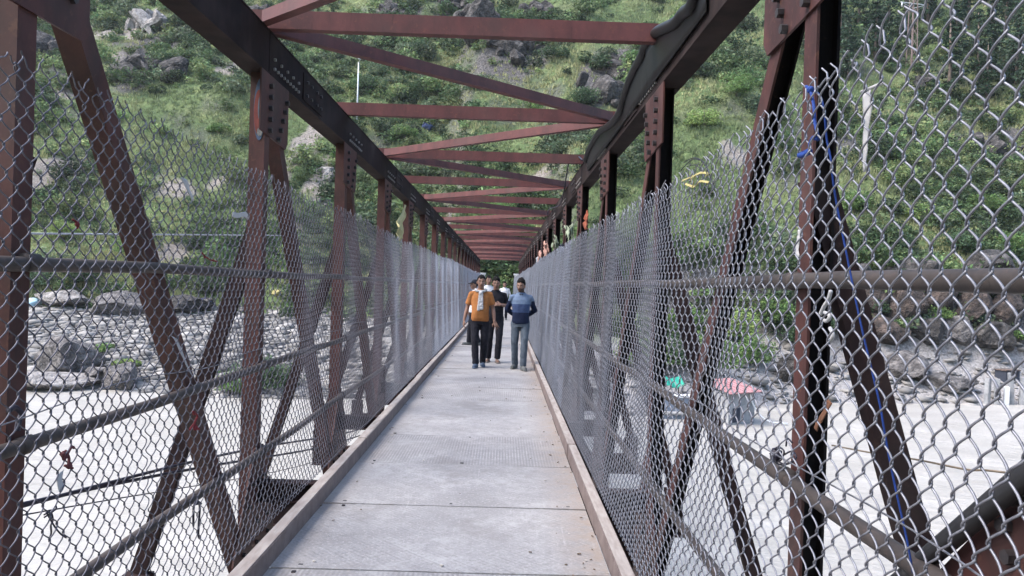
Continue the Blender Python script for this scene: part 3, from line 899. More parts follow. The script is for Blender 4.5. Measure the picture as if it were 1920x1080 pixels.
def ellipsoid(mb, c, rx, ry, rz, n=14, m=9):
    vs = []
    for i in range(m+1):
        a = -PI/2 + PI*i/m
        for j in range(n):
            t = 2*PI*j/n; q = max(math.cos(a), 1e-3)
            vs.append((c[0]+rx*q*math.cos(t), c[1]+ry*q*math.sin(t), c[2]+rz*math.sin(a)))
    fs = [(i*n+j, i*n+(j+1) % n, (i+1)*n+(j+1) % n, (i+1)*n+j) for i in range(m) for j in range(n)]
    fs += [tuple(range(n))[::-1], tuple(m*n+j for j in range(n))]
    mb.add(vs, fs)
def remeshed(mb, name, voxel, mats, smooth=3, wrinkle=0.0, wsc=9.0, seed=0):
    me = mb.mesh(name + '_src', mats[0])
    t = bpy.data.objects.new('tmp', me); COL.objects.link(t)
    r = t.modifiers.new('r', 'REMESH'); r.mode = 'VOXEL'; r.voxel_size = voxel; r.use_smooth_shade = True
    if smooth:
        q = t.modifiers.new('s', 'SMOOTH'); q.factor = 0.5; q.iterations = smooth
    dg = bpy.context.evaluated_depsgraph_get()
    out = bpy.data.meshes.new_from_object(t.evaluated_get(dg)); out.name = name
    bpy.data.objects.remove(t); bpy.data.meshes.remove(me)
    out.materials.clear()
    for m in mats: out.materials.append(m)
    if wrinkle:
        off = Vector((seed*3.1, seed*1.7, 0))
        for v_ in out.vertices:
            p = v_.co
            f = mnoise.noise(Vector((p.x*wsc, p.y*wsc, p.z*wsc*1.6)) + off) + 0.5*mnoise.noise(Vector((p.x*wsc*2.3, p.y*wsc*2.3, p.z*wsc*3.5)) + off)
            v_.co = p + v_.normal*(f*wrinkle)
    out.polygons.foreach_set('use_smooth', [True]*len(out.polygons))
    return out
def face_mats(me, fn):
    c = np.zeros(len(me.polygons)*3); me.polygons.foreach_get('center', c); c = c.reshape(-1, 3)
    me.polygons.foreach_set('material_index', fn(c[:, 0], c[:, 1], c[:, 2]).astype(np.int32))

def fabric(name, c, var=0.15, sc=25):
    return noisy(name, [(0.3, tuple(x*(1-var) for x in c)), (0.7, tuple(x*(1+var) for x in c))], sc, 0.9, 0.15, 300, 0.001, 0, 0.15)
M_SKIN = noisy('brown_skin', [(0.3, (0.185,0.100,0.070)), (0.7, (0.25,0.142,0.102))], 15, 0.5, 0.05, 200, 0.001, 0, 0.35)
M_HAIR = noisy('black_hair', [(0.3, (0.006,0.0055,0.0055)), (0.7, (0.014,0.012,0.012))], 60, 0.85, 0.5, 120, 0.004, 0, 0.1)
M_EYE = plain('dark_eye', (0.015, 0.012, 0.012), 0.3, 0.1)
M_LIP = plain('brown_lip', (0.17, 0.065, 0.05), 0.5, 0.1)
M_STUB = plain('beard_stubble', (0.055, 0.035, 0.028), 0.8, 0.3, 80)

def hand(mb, wrist, d, nrm, sidev, curl=0.35, spread=0.10, s=1.0):
    """palm with four unequal bent fingers and a thumb; d: towards fingertips, nrm: palm facing, sidev: towards the thumb"""
    d = Vector(d).normalized(); nrm = Vector(nrm); nrm = (nrm - d*nrm.dot(d)).normalized()
    sv = d.cross(nrm).normalized()
    if sv.dot(Vector(sidev)) < 0: sv = -sv
    w = Vector(wrist)
    for q in (-0.027, -0.009, 0.009, 0.027):
        capsule(mb, w + sv*q*0.6*s, w + d*0.085*s + sv*q*s, 0.014*s, 0.0125*s, 8)
    for i, (q, ln) in enumerate(((0.030, 0.070), (0.010, 0.080), (-0.010, 0.074), (-0.030, 0.058))):
        k0 = w + d*0.085*s + sv*q*s
        dd = (d + sv*spread*q/0.02).normalized()
        c1 = curl*(1+0.15*i)
        d1 = (dd*math.cos(c1) + nrm*math.sin(c1)); d2 = (dd*math.cos(2.1*c1) + nrm*math.sin(2.1*c1))
        k1 = k0 + d1*ln*0.5*s; k2 = k1 + d2*ln*0.5*s
        capsule(mb, k0, k1, 0.0092*s, 0.0085*s, 8); capsule(mb, k1, k2, 0.0085*s, 0.0072*s, 8)
    t0 = w + d*0.022*s + sv*0.024*s
    t1 = t0 + (d*0.6 + sv*0.75 + nrm*0.25).normalized()*0.042*s
    t2 = t1 + (d*0.9 + sv*0.25 + nrm*0.3).normalized()*0.032*s
    capsule(mb, t0, t1, 0.0125*s, 0.0105*s, 8); capsule(mb, t1, t2, 0.0105*s, 0.0082*s, 8)

def person(label, loc, rotz, s, armA, armB, legA, legB, top, bottom, shoe, hands, head=(0, 0), sleeves='short', belly=0.0,
           skin=None, beard=False, cap=None, sandals=False, jeans=False, bands=None, seed=1, voxel=0.0065, hairtop=0.0, collar=None):
    """arms: (shoulder, elbow, wrist) with A on the -x side; legs: (hip, knee, ankle, toe direction)"""
    skin = skin or M_SKIN
    e = empty('person', loc, rotz); e.scale = (s, s, s)
    tag(e, label, 'person')
    turn, nod = head
    HC = Vector((0, -0.015, 1.585)); NP_ = Vector((0, 0.01, 1.46))
    Rm = Matrix.Translation(NP_) @ Matrix.Rotation(turn, 4, 'Z') @ Matrix.Rotation(nod, 4, 'X') @ Matrix.Translation(-NP_)
    # ---- body
    mb = MB()
    loftz(mb, [(0.84, 0, 0.0, 0.13, 0.10), (0.95, 0, 0, 0.155, 0.115), (1.06, 0, -0.005-belly*0.5, 0.135, 0.10+belly*0.5), (1.22, 0, 0, 0.145, 0.105), (1.31, 0, 0.005, 0.140, 0.095), (1.37, 0, 0.01, 0.10, 0.070), (1.42, 0, 0.01, 0.06, 0.055)])
    hb = MB()
    ellipsoid(hb, HC + Vector((0, 0.015, 0.018)), 0.074, 0.093, 0.098)
    ellipsoid(hb, HC + Vector((0, -0.025, -0.045)), 0.058, 0.068, 0.070)
    ellipsoid(hb, HC + Vector((0, -0.055, -0.088)), 0.030, 0.028, 0.026)
    capsule(hb, HC + Vector((0, -0.086, 0.012)), HC + Vector((0, -0.108, -0.028)), 0.009, 0.015, 8)
    for sx in (-1, 1):
        ellipsoid(hb, HC + Vector((sx*0.076, 0.018, -0.012)), 0.012, 0.022, 0.034)
        ellipsoid(hb, HC + Vector((sx*0.034, -0.066, -0.018)), 0.024, 0.020, 0.020)
        capsule(hb, HC + Vector((sx*0.016, -0.086, 0.030)), HC + Vector((sx*0.05, -0.072, 0.030)), 0.010, 0.009, 6)
    hb.v = [tuple(Rm @ Vector(p)) for p in hb.v]
    mb.add(hb.v, hb.f)
    capsule(mb, (0, 0.015, 1.40), Rm @ (HC + Vector((0, 0.02, -0.06))), 0.060, 0.054)
    for (sh, el, wr) in (armA, armB):
        capsule(mb, sh, el, 0.044, 0.037); capsule(mb, el, Vector(el).lerp(Vector(wr), 0.35), 0.038, 0.040); capsule(mb, Vector(el).lerp(Vector(wr), 0.35), wr, 0.040, 0.024)
    for hd in hands: hand(mb, *hd)
    for (hp, kn, an, td) in (legA, legB):
        capsule(mb, hp, kn, 0.080, 0.052); capsule(mb, kn, an, 0.052, 0.036)
        td = Vector(td).normalized(); an = Vector(an)
        capsule(mb, an + Vector((0, 0, -0.045)) - td*0.03, an + Vector((0, 0, -0.058)) + td*0.13, 0.034, 0.024)
    body = remeshed(mb, 'person', voxel, [skin, M_EYE, M_LIP, M_STUB if beard else skin], 3)
    Ri = Rm.inverted()
    Ra = np.array(Ri)
    def fm(x, y, z):
        P = np.stack([x, y, z, np.ones_like(x)], -1) @ Ra.T
        hx, hy, hz = P[:, 0]-HC.x, P[:, 1]-HC.y, P[:, 2]-HC.z
        out = np.zeros(len(x))
        front = hy < -0.045
        if beard:
            out[(hz < -0.045) & (hz > -0.125) & (hy < 0.03) & (np.abs(hx) < 0.085)] = 3
        out[front & (np.abs(np.abs(hx)-0.033) < 0.014) & (np.abs(hz-0.008) < 0.0055)] = 1
        out[front & (np.abs(np.abs(hx)-0.034) < 0.019) & (np.abs(hz-0.038) < 0.004)] = 1
        out[front & (np.abs(hx) < 0.026) & (np.abs(hz+0.066) < 0.008)] = 2
        if beard: out[front & (np.abs(hx) < 0.035) & (np.abs(hz+0.053) < 0.006)] = 3
        return out
    face_mats(body, fm)
    obj('body', body, e)
    # ---- hair or cap
    mb = MB()
    ellipsoid(mb, HC + Vector((0, 0.024, 0.030)), 0.083, 0.101, 0.108+hairtop, 26, 20)
    hv = []
    for p in mb.v:
        p = Vector(p); q = p - HC
        lim = 0.066+0.02*mnoise.noise(q*30) if q.y < -0.035 else (0.066 - (q.y+0.035)*1.6 if q.y < 0.04 else -0.055)
        if q.z < lim: p = Vector((p.x*0.86, HC.y + 0.028 + (p.y-HC.y-0.028)*0.86, max(p.z, HC.z + lim - 0.02)))
        f = 1 + (0.02 if cap else 0.085)*mnoise.noise(p*34 + Vector((seed*5, 0, 0)))
        p = HC + (p-HC)*f
        hv.append(tuple(Rm @ p))
    mb.v = hv
    if cap:
        me = mb.mesh('cap', cap, True); obj('cap', me, e)
        m2 = MB(); pts = [Rm @ (HC + Vector((0, -0.06-0.05*t, 0.055-0.012*t))) for t in (0, 1)]
        capsule(m2, pts[0], pts[1], 0.07, 0.055, 12, (Vector((0, 0, 1)), 0.12))
        obj('cap_peak', m2.mesh('cap_peak', cap, True), e)
    else:
        obj('hair', mb.mesh('hair', M_HAIR, True), e)
    # ---- top
    mb = MB(); hem = 0.86
    loftz(mb, [(hem, 0, 0, 0.168, 0.130), (0.92, 0, -0.004-belly*0.4, 0.168, 0.130+belly*0.4), (1.04, 0, -0.008-belly*0.6, 0.158, 0.124+belly*0.7), (1.20, 0, -0.004, 0.170, 0.128+belly*0.2), (1.31, 0, 0.004, 0.168, 0.118), (1.375, 0, 0.010, 0.138, 0.096), (1.425, 0, 0.012, 0.092, 0.076), (1.452, 0, 0.012, 0.080, 0.068)])
    for (sh, el, wr) in (armA, armB):
        sh = Vector(sh); el = Vector(el); wr = Vector(wr)
        capsule(mb, sh*0.30 + Vector((0, 0.008, 1.395))*0.70, sh, 0.050, 0.060)
        if sleeves == 'short':
            cone(mb, sh, sh.lerp(el, 0.72), 0.058, 0.066)
        elif sleeves == 'rolled':
            capsule(mb, sh, el, 0.058, 0.049); cone(mb, el, el.lerp(wr, 0.30), 0.048, 0.050)
        else:
            capsule(mb, sh, el, 0.060, 0.052); cone(mb, el, el.lerp(wr, 0.90), 0.052, 0.041)
    mats = [top] if bands is None else list(bands)
    me = remeshed(mb, 'top', 0.010, mats, 2, 0.0055, 8.0, seed)
    if bands is not None:
        def bf(x, y, z):
            o_ = np.where(z > 1.235, 0, np.where(z > 1.075, 1, 2)).astype(float)
            o_[(np.abs(x) > 0.192) & (z < 1.29)] = 2
            return o_
        face_mats(me, bf)
    obj('sweater' if bands is not None else 'shirt', me, e)
    if collar is not None:
        m2 = MB()
        for sx in (-1, 1): capsule(m2, (sx*0.016, -0.068, 1.412), (sx*0.060, -0.02, 1.452), 0.011, 0.013, 8, (Vector((0, 1, 0)), 0.6))
        obj('collar', m2.mesh('collar', collar, True), e)
    # ---- trousers
    mb = MB()
    loftz(mb, [(0.80, 0, 0.0, 0.155, 0.115), (0.86, 0, 0, 0.170, 0.124), (0.93, 0, 0, 0.166, 0.120), (0.975, 0, 0, 0.158, 0.112)])
    for (hp, kn, an, td) in (legA, legB):
        hp = Vector(hp); kn = Vector(kn); an = Vector(an)
        capsule(mb, hp + Vector((0, 0, -0.02)), kn, 0.094, 0.071)
        capsule(mb, kn, kn.lerp(an, 0.3), 0.071, 0.068)
        cone(mb, kn.lerp(an, 0.3), kn.lerp(an, 0.98) + Vector((0, 0.005, -0.02)), 0.068, 0.061)
    obj('trousers', remeshed(mb, 'trousers', 0.010, [bottom], 2, 0.007, 7.0, seed+9), e)
    # ---- shoes
    for (hp, kn, an, td) in (legA, legB):
        td = Vector(td).normalized(); an = Vector(an)
        h0 = an.z - 0.085
        mb = MB()
        if sandals:
            capsule(mb, an + td*(-0.05) + Vector((0, 0, -0.078)), an + td*0.16 + Vector((0, 0, -0.078)), 0.046, 0.050, 12, (Vector((0, 0, 1)), 0.25))
            sdv = td.cross(Vector((0, 0, 1)))
            mb.tube([an + td*0.07 + sdv*0.045 + Vector((0, 0, -0.075)), an + td*0.085 + Vector((0, 0, -0.022)), an + td*0.07 - sdv*0.045 + Vector((0, 0, -0.075))], 0.014, 8)
            obj('sandal', mb.mesh('sandal', shoe, True), e)
        else:
            capsule(mb, an + Vector((0, 0, -0.045)) - td*0.035, an + td*0.13 + Vector((0, 0, -0.052)), 0.046, 0.040, 12)
            capsule(mb, an + Vector((0, 0, 0.0)), an + Vector((0, 0, -0.05)), 0.047, 0.047, 12)
            capsule(mb, an + td*(-0.05) + Vector((0, 0, -0.076)), an + td*0.155 + Vector((0, 0, -0.076)), 0.046, 0.044, 12, (Vector((0, 0, 1)), 0.2))
            obj('shoe', remeshed(mb, 'shoe', 0.008, [shoe], 2), e)
    return e

FT = fabric
T_OR = FT('orange_tshirt', (0.32, 0.13, 0.045)); T_BLK = FT('black_trousers', (0.016, 0.016, 0.022), 0.3)
T_BLKS = FT('black_shirt', (0.014, 0.014, 0.018), 0.3); T_WH = FT('white_shirt', (0.55, 0.55, 0.57), 0.06)
SW1 = FT('light_blue_knit', (0.105, 0.145, 0.22)); SW2 = FT('mid_blue_knit', (0.038, 0.058, 0.125)); SW3 = FT('navy_knit', (0.010, 0.015, 0.038))
T_JE = FT('washed_grey_jeans', (0.075, 0.092, 0.115), 0.35, 9); T_SHOEB = plain('blue_grey_shoe', (0.06, 0.085, 0.13), 0.7)
T_SHOEG = plain('grey_shoe', (0.09, 0.095, 0.095), 0.7); T_SAND = plain('grey_brown_sandal', (0.16, 0.13, 0.115), 0.8); T_CAP = FT('dark_cap', (0.02, 0.022, 0.03))
T_GREY = FT('grey_trousers', (0.10, 0.10, 0.11))

DN = (0, 0, -1)
p1 = person('man in orange t-shirt and black trousers with white scarf round his neck', (-0.415, 13.9, 0.004), 0.02, 1.0,
       ((-0.172, 0.01, 1.352), (-0.245, 0.05, 1.095), (-0.295, 0.0, 0.865)), ((0.172, 0.01, 1.352), (0.235, 0.03, 1.095), (0.268, -0.09, 0.865)),
       ((-0.09, 0, 0.90), (-0.085, -0.10, 0.49), (-0.055, -0.13, 0.088), (-0.18, -1, 0)), ((0.09, 0, 0.90), (0.09, -0.02, 0.49), (0.07, 0.12, 0.090), (0.12, -1, 0)),
       T_OR, T_BLK, T_SHOEB,
       [((-0.295, 0.0, 0.865), (-0.10, 0.0, -1), (0.9, 0.3, 0), (0, -1, 0), 0.35, 0.08), ((0.268, -0.09, 0.865), (0.42, -0.30, -1), (-0.3, 0.9, 0), (-1, -0.4, 0), 0.18, 0.28)],
       (0.05, 0.0), 'short', 0.035, seed=2)
# scarf, a child of the man who wears it
mb = MB()
ring = [(0.098*math.sin(t)*1.0, -0.012+0.088*-math.cos(t), 1.432 + 0.030*-math.cos(t+PI)) for t in np.linspace(0, 2*PI, 25)]
ring = [(x_, y_, 1.445 - 0.028*max(0, -y_/0.09)) for (x_, y_, z_) in ring]
mb.tube(ring, [0.023+0.003*math.sin(7*i) for i in range(25)], 10)
ellipsoid(mb, (0.0, -0.128, 1.375), 0.040, 0.034, 0.040)
for (x0, x1, zz) in ((-0.012, -0.030, 1.085), (0.018, 0.022, 1.105)):
    capsule(mb, (x0, -0.135, 1.375), (x0*0.6+x1*0.4, -0.160, 1.24), 0.026, 0.031, 12, (Vector((0, 1, 0)), 0.35))
    capsule(mb, (x0*0.6+x1*0.4, -0.160, 1.24), (x1, -0.180, zz), 0.031, 0.036, 12, (Vector((0, 1, 0)), 0.30))
obj('scarf', remeshed(mb, 'scarf', 0.007, [M_WHITEC], 1, 0.006, 22, 4), p1)

person('bearded man in banded blue sweater and washed jeans with hands behind his back', (0.335, 13.75, 0.004), -0.05, 0.975,
       ((-0.168, 0.01, 1.352), (-0.262, 0.10, 1.12), (-0.07, 0.20, 0.98)), ((0.168, 0.01, 1.352), (0.262, 0.10, 1.12), (0.05, 0.215, 0.96)),
       ((-0.09, 0, 0.90), (-0.10, -0.03, 0.49), (-0.085, 0.13, 0.090), (-0.35, -1, 0)), ((0.09, 0, 0.90), (0.085, -0.11, 0.49), (0.075, -0.15, 0.088), (0.32, -1, 0)),
       None, T_JE, T_SHOEG,
       [((-0.07, 0.20, 0.98), (1, 0.1, -0.3), (0, 1, 0), (0, 0, 1), 0.5, 0.03), ((0.05, 0.215, 0.96), (-1, 0.1, -0.3), (0, 1, 0), (0, 0, 1), 0.5, 0.03)],
       (-0.30, 0.16), 'long', 0.0, beard=True, bands=(SW1, SW2, SW3), seed=5, hairtop=0.018, collar=T_BLKS)

person('man in black shirt and trousers and sandals walking behind the orange t-shirt', (-0.145, 14.9, 0.004), 0.06, 0.99,
       ((-0.168, 0.01, 1.352), (-0.25, 0.04, 1.12), (-0.25, -0.08, 0.90)), ((0.168, 0.01, 1.352), (0.262, 0.02, 1.13), (0.09, -0.215, 1.165)),
       ((-0.09, 0, 0.90), (-0.10, -0.06, 0.49), (-0.115, 0.05, 0.088), (-0.25, -1, 0)), ((0.09, 0, 0.90), (0.085, -0.10, 0.49), (0.06, -0.09, 0.088), (0.10, -1, 0)),
       T_BLKS, T_BLK, T_SAND,
       [((-0.25, -0.08, 0.90), (0, -0.2, -1), (0.9, 0.3, 0), (0, -1, 0), 0.35, 0.08), ((0.09, -0.215, 1.165), (-1, -0.15, 0.1), (0, 0.9, -0.3), (0, 0, 1), 0.45, 0.05)],
       (-0.05, 0.10), 'rolled', 0.0, sandals=True, seed=8, hairtop=0.012)
ARMS = (((-0.168, 0.01, 1.352), (-0.245, 0.04, 1.12), (-0.25, -0.04, 0.88)), ((0.168, 0.01, 1.352), (0.245, 0.04, 1.12), (0.25, -0.04, 0.88)))
LEGS = (((-0.09, 0, 0.90), (-0.095, -0.07, 0.49), (-0.09, -0.10, 0.088), (-0.15, -1, 0)), ((0.09, 0, 0.90), (0.095, -0.02, 0.49), (0.09, 0.12, 0.090), (0.15, -1, 0)))
HANDS = [((-0.25, -0.04, 0.88), (-0.05, -0.1, -1), (0.9, 0.3, 0), (0, -1, 0), 0.35, 0.06), ((0.25, -0.04, 0.88), (0.05, -0.1, -1), (-0.9, 0.3, 0), (0, -1, 0), 0.35, 0.06)]
person('person in dark cap and white shirt by the kerb, mostly hidden behind others', (-0.715, 18.8, 0.004), -1.25, 0.965, *ARMS, *LEGS, T_WH, T_BLK, T_SHOEG, HANDS, (0, 0.1), 'short', cap=T_CAP, seed=12, voxel=0.008)
person('tall person in white shirt glimpsed between two heads', (-0.43, 21.5, 0.004), 0.1, 1.05, *ARMS, *LEGS, T_WH, T_GREY, T_SHOEG, HANDS, (0.1, 0.05), 'long', seed=14, voxel=0.008)
person('small far person in white shirt walking near the end of the bridge', (0.06, 33.0, 0.004), 0.0, 0.985, *ARMS, *LEGS, T_WH, T_BLK, T_SHOEG, HANDS, (0, 0.05), 'long', seed=16, voxel=0.008)
# ------------------------------------------------------------------ things on and around the bridge
def single(name, mb, m, label, cat_, group=None, smooth=True, loc=None):
    me = mb.mesh(name, m, smooth)
    vs = np.zeros(len(me.vertices)*3); me.vertices.foreach_get('co', vs); vs = vs.reshape(-1, 3)
    c = vs.mean(axis=0); me.vertices.foreach_set('co', (vs - c).ravel()); me.update()
    o = obj(name, me, None, tuple(c)); tag(o, label, cat_, group); return o
def ribbon(mb, pts, wv, th=0.003, seed=0, crumple=0.35):
    """a strip of cloth along pts, wv half-width vectors (one or a list)"""
    n = len(pts); wv = wv if isinstance(wv, list) else [wv]*n
    rows = []
    for i, p in enumerate(pts):
        p = Vector(p); w_ = Vector(wv[i]); nrm = None
        d = (Vector(pts[min(i+1, n-1)]) - Vector(pts[max(i-1, 0)])).normalized()
        nn = d.cross(w_.normalized()) if w_.length > 1e-6 else Vector((1, 0, 0))
        row = []
        for u in (-1, -0.5, 0, 0.5, 1):
            f = mnoise.noise(Vector((i*0.7+seed, u*1.5, seed*2.0)))*crumple*w_.length
            row.append(p + w_*u + nn*f)
        rows.append((row, nn))
    vs = []
    for row, nn in rows: vs += [q + nn*th*0.5 for q in row] + [q - nn*th*0.5 for q in row]
    fs = []
    for i in range(n-1):
        a, b_ = i*10, (i+1)*10
        for j in range(4):
            fs.append((a+j, a+j+1, b_+j+1, b_+j)); fs.append((a+5+j, b_+5+j, b_+6+j, a+6+j))
        fs.append((a, b_, b_+5, a+5)); fs.append((a+4, a+9, b_+9, b_+4))
    fs.append((0, 5, 6, 1)); fs.append((1, 6, 7, 2)); fs.append((2, 7, 8, 3)); fs.append((3, 8, 9, 4))
    e = (n-1)*10
    for j in range(4): fs.append((e+j, e+j+1, e+j+6, e+j+5))
    mb.add(vs, fs)
def blob_cloth(mb, c, r, seed, sq=(1, 1, 1)):
    bm = bmesh.new(); bmesh.ops.create_icosphere(bm, subdivisions=3, radius=1.0)
    vs = []
    for v_ in bm.verts:
        p = v_.co; f = 1 + 0.35*mnoise.noise(p*1.6 + Vector((seed, 0, 0))) + 0.22*mnoise.noise(p*4 + Vector((0, seed, 0)))
        vs.append(Vector(c) + Vector((p.x*sq[0], p.y*sq[1], p.z*sq[2]))*r*f)
    bm.verts.index_update()
    fs = [tuple(v_.index for v_ in f.verts) for f in bm.faces]
    bm.free(); mb.add(vs, fs)

# black rubber hose slumped along the inner top edge of the right chord
hp = []
for (px, py) in ((1304, -120), (1298, -60), (1286, 0), (1269, 17), (1252, 36), (1220, 52), (1199, 74), (1192, 96), (1181, 116), (1168, 145), (1158, 173), (1149, 204), (1133, 225), (1114, 238), (1104, 251), (1091, 276), (1085, 294)):
    p = onX(px+13, py+7, XR - 0.055); hp.append(p)
def dense(pts, k=6):
    out = []
    for i in range(len(pts)-1):
        p0, p1, p2, p3 = pts[max(i-1, 0)], pts[i], pts[i+1], pts[min(i+2, len(pts)-1)]
        for j in range(k):
            t = j/k
            out.append(0.5*((2*p1) + (p2-p0)*t + (2*p0-5*p1+4*p2-p3)*t*t + (3*p1-p0-3*p2+p3)*t*t*t))
    out.append(pts[-1]); return out
mb = MB(); mb.tube(dense(hp), 0.040, 14)
# the flattened length of hose lying against the chord below it
dh = dense(hp, 4)
bot = [Vector((XR-0.016, p.y, ZT0+0.085)) for p in dh]
ribbon(mb, [(p + Vector((0.012, 0, 0)) + q_)/2 for p, q_ in zip(dh, bot)], [(p + Vector((0.012, 0, 0)) - q_)/2 for p, q_ in zip(dh, bot)], 0.016, 3, 0.04)
single('rubber_hose', mb, M_HOSE, 'black rubber hose and sheath slumped along the top chord of the bridge', 'hose')
mb = MB(); lp = [onX(px, py, XR-0.06) for (px, py) in ((1092, 300), (1080, 292), (1068, 300), (1062, 330), (1056, 365), (1048, 385), (1030, 392), (1026, 402))]
mb.tube(dense(lp), 0.012, 8)
single('cable_loop', mb, M_CABLE, 'thin black cable hanging in a loop beyond the hose end', 'cable')

# blue rope tied round the first right-hand post
mb = MB()
XF_ = 0.80
a_ = [onX(px, py, XF_) for (px, py) in ((1512, 162), (1520, 172), (1526, 200), (1528, 230), (1534, 256))]
mb.tube(dense(a_), 0.0042, 8)
a_ = [onX(px, py, XF_) for (px, py) in ((1534, 256), (1524, 258), (1518, 270), (1517, 280), (1500, 288))]
mb.tube(dense(a_), 0.0042, 8)
a_ = [onX(px, py, XF_+0.045+0.00026*(py-165)) for (px, py) in ((1516, 165), (1530, 172), (1540, 185), (1546, 215), (1550, 260), (1558, 300), (1562, 340), (1570, 390), (1580, 440), (1592, 500), (1604, 560), (1618, 625), (1636, 700), (1650, 760), (1662, 830), (1680, 920), (1700, 1010), (1712, 1075))]
mb.tube(dense(a_), 0.0027, 8)
for (px, py, r) in ((1520, 168, 0.009), (1532, 258, 0.009), (1518, 284, 0.008)): blob_cloth(mb, onX(px, py, XF_), r, px)
a_ = [onX(px, py, XF_-0.005) for (px, py) in ((1518, 284), (1508, 290), (1499, 291))]
mb.tube(dense(a_), [0.008]*13, 6)
single('blue_rope', mb, M_BLUE, 'bright blue nylon rope knotted at the fence top and trailing down', 'rope')

# grey plastic strip on a stick stuck in the right fence
mb = MB().mat(M_WHITEC)
a_ = [onX(px, py, XF_+0.02) for (px, py) in ((1626, 172), (1625, 205), (1624, 240), (1622, 280), (1621, 322))]
wv = [Vector((0, w_, 0)) for w_ in (0.020, 0.019, 0.013, 0.009, 0.004)]
ribbon(mb, dense(a_, 3), [wv[min(4, i//3)].lerp(wv[min(4, i//3+1)], (i % 3)/3) for i in range(13)], 0.002, 2)
mb.tube([onX(1616, 172, XF_+0.02), onX(1654, 156, XF_+0.02)], 0.004, 8)
single('plastic_strip', mb, M_WHITEC, 'long pale plastic strip hanging from a short stick in the fence', 'plastic strip', smooth=True)

def thread(name, pts, X, r, m, label, cat_, group=None, blobs=()):
    mb = MB()
    for pp in pts: mb.tube(dense([onX(px, py, X) + Vector((random.uniform(-.006, .006), 0, 0)) for (px, py) in pp], 4), r, 6)
    for (px, py, rr) in blobs: blob_cloth(mb, onX(px, py, X), rr, px*0.37, (0.7, 1, 1))
    return single(name, mb, m, label, cat_, group)
XFL = -1.325
thread('red_thread', [[(114, 850), (120, 862), (130, 842), (138, 838), (142, 840)], [(126, 845), (132, 860), (126, 876)], [(122, 873), (136, 878)]], XFL, 0.0045, M_MAROON, 'maroon thread knotted above a white scrap near the left post', 'thread', 'red threads tied on the fence', ((118, 852, 0.010), (130, 873, 0.011)))
mb = MB(); ribbon(mb, dense([onX(px, py, XFL) for (px, py) in ((120, 880), (113, 888), (112, 900), (115, 920))], 3), Vector((0, 0.013, 0.003)), 0.002, 8)
single('cloth_scrap', mb, M_WHITEC, 'white cloth scrap dangling below the maroon thread', 'cloth')
thread('red_thread', [[(360, 772), (372, 780), (366, 795), (372, 805)], [(366, 795), (358, 806)]], XFL, 0.005, M_RED, 'red thread hanging where the two steel members cross', 'thread', 'red threads tied on the fence', ((366, 802, 0.012), (364, 775, 0.008)))
thread('red_thread', [[(138, 412), (150, 420), (146, 428)]], XFL, 0.0035, M_RED, 'red thread tied on the fence above the upper pipe near the first post', 'thread', 'red threads tied on the fence', ((145, 421, 0.008),))
thread('red_thread', [[(380, 474), (386, 482), (396, 488), (408, 490)]], XFL, 0.0035, M_RED, 'small red thread tied on the fence just above the upper pipe', 'thread', 'red threads tied on the fence', ((384, 482, 0.006), (400, 488, 0.006)))
thread('wire_tangle', [[(82, 965), (95, 960), (102, 975), (92, 985), (98, 1000), (94, 1012)], [(90, 960), (100, 985), (110, 1000), (122, 1008)], [(84, 970), (106, 955), (108, 948)]], XFL, 0.0028, M_CABLE, 'dark tangle of loose wire on the fence under the cables', 'wire')
thread('dangling_cord', [[(362, 985), (363, 950), (370, 940), (374, 950), (372, 1000), (374, 1010)], [(366, 945), (378, 944)]], -1.75, 0.007, M_CABLE, 'dark cord dangling from the lowest left pipe', 'cord')
thread('wire_hook', [[(14, 770), (30, 764), (40, 775), (36, 790), (34, 808)]], -1.76, 0.011, M_CABLE, 'bent dark hook above the middle left pipe', 'hook')
mb = MB(); ribbon(mb, dense([onX(px, py, -1.80) for (px, py) in ((326, 632), (336, 650), (348, 680), (360, 704), (369, 718))], 3), [Vector((0, w_, -0.01)) for w_ in np.linspace(0.035, 0.010, 13)], 0.003, 5)
single('cloth_strip', mb, M_WHITEC, 'white cloth strip tied to the slanting steel member', 'cloth')
mb = MB(); ribbon(mb, dense([onX(px, py, XFL-0.03) for (px, py) in ((344, 334), (350, 348), (357, 364), (362, 376))], 3), [Vector((0, w_, 0.0)) for w_ in np.linspace(0.028, 0.008, 10)], 0.003, 9)
single('cloth_strip', mb, M_WHITEC, 'short grey-white rag caught high on the left fence', 'cloth')
mb = MB(); ribbon(mb, dense([onX(px, py, XFL-0.03) for (px, py) in ((436, 402), (446, 404), (458, 402), (464, 406))], 3), Vector((0, 0.004, 0.013)), 0.003, 4)
single('cloth_strip', mb, M_WHITEC, 'small white scrap on the fence beside the second left post', 'cloth')
mb = MB(); ribbon(mb, dense([onX(px, py, -1.60) for (px, py) in ((760, 384), (757, 400), (752, 418), (751, 440), (748, 452))], 3), [Vector((0.0, w_, 0)) for w_ in (0.06, 0.09, 0.13, 0.17, 0.20, 0.24, 0.26, 0.27, 0.27, 0.26, 0.22, 0.18, 0.12)], 0.004, 6)
single('hanging_cloth', mb, M_YELLOWC, 'yellowish white cloth hanging from the truss above the left fence', 'cloth')
mb = MB(); ribbon(mb, dense([onX(px, py, 1.06) for (px, py) in ((1101, 394), (1099, 404), (1098, 416), (1099, 430))], 3), [Vector((0.0, w_, 0)) for w_ in (0.04, 0.08, 0.12, 0.16, 0.18, 0.19, 0.19, 0.18, 0.15, 0.11)], 0.004, 7)
single('hanging_cloth', mb, M_ORANGEC, 'bright orange cloth hanging above the right fence', 'cloth')
mb = MB()
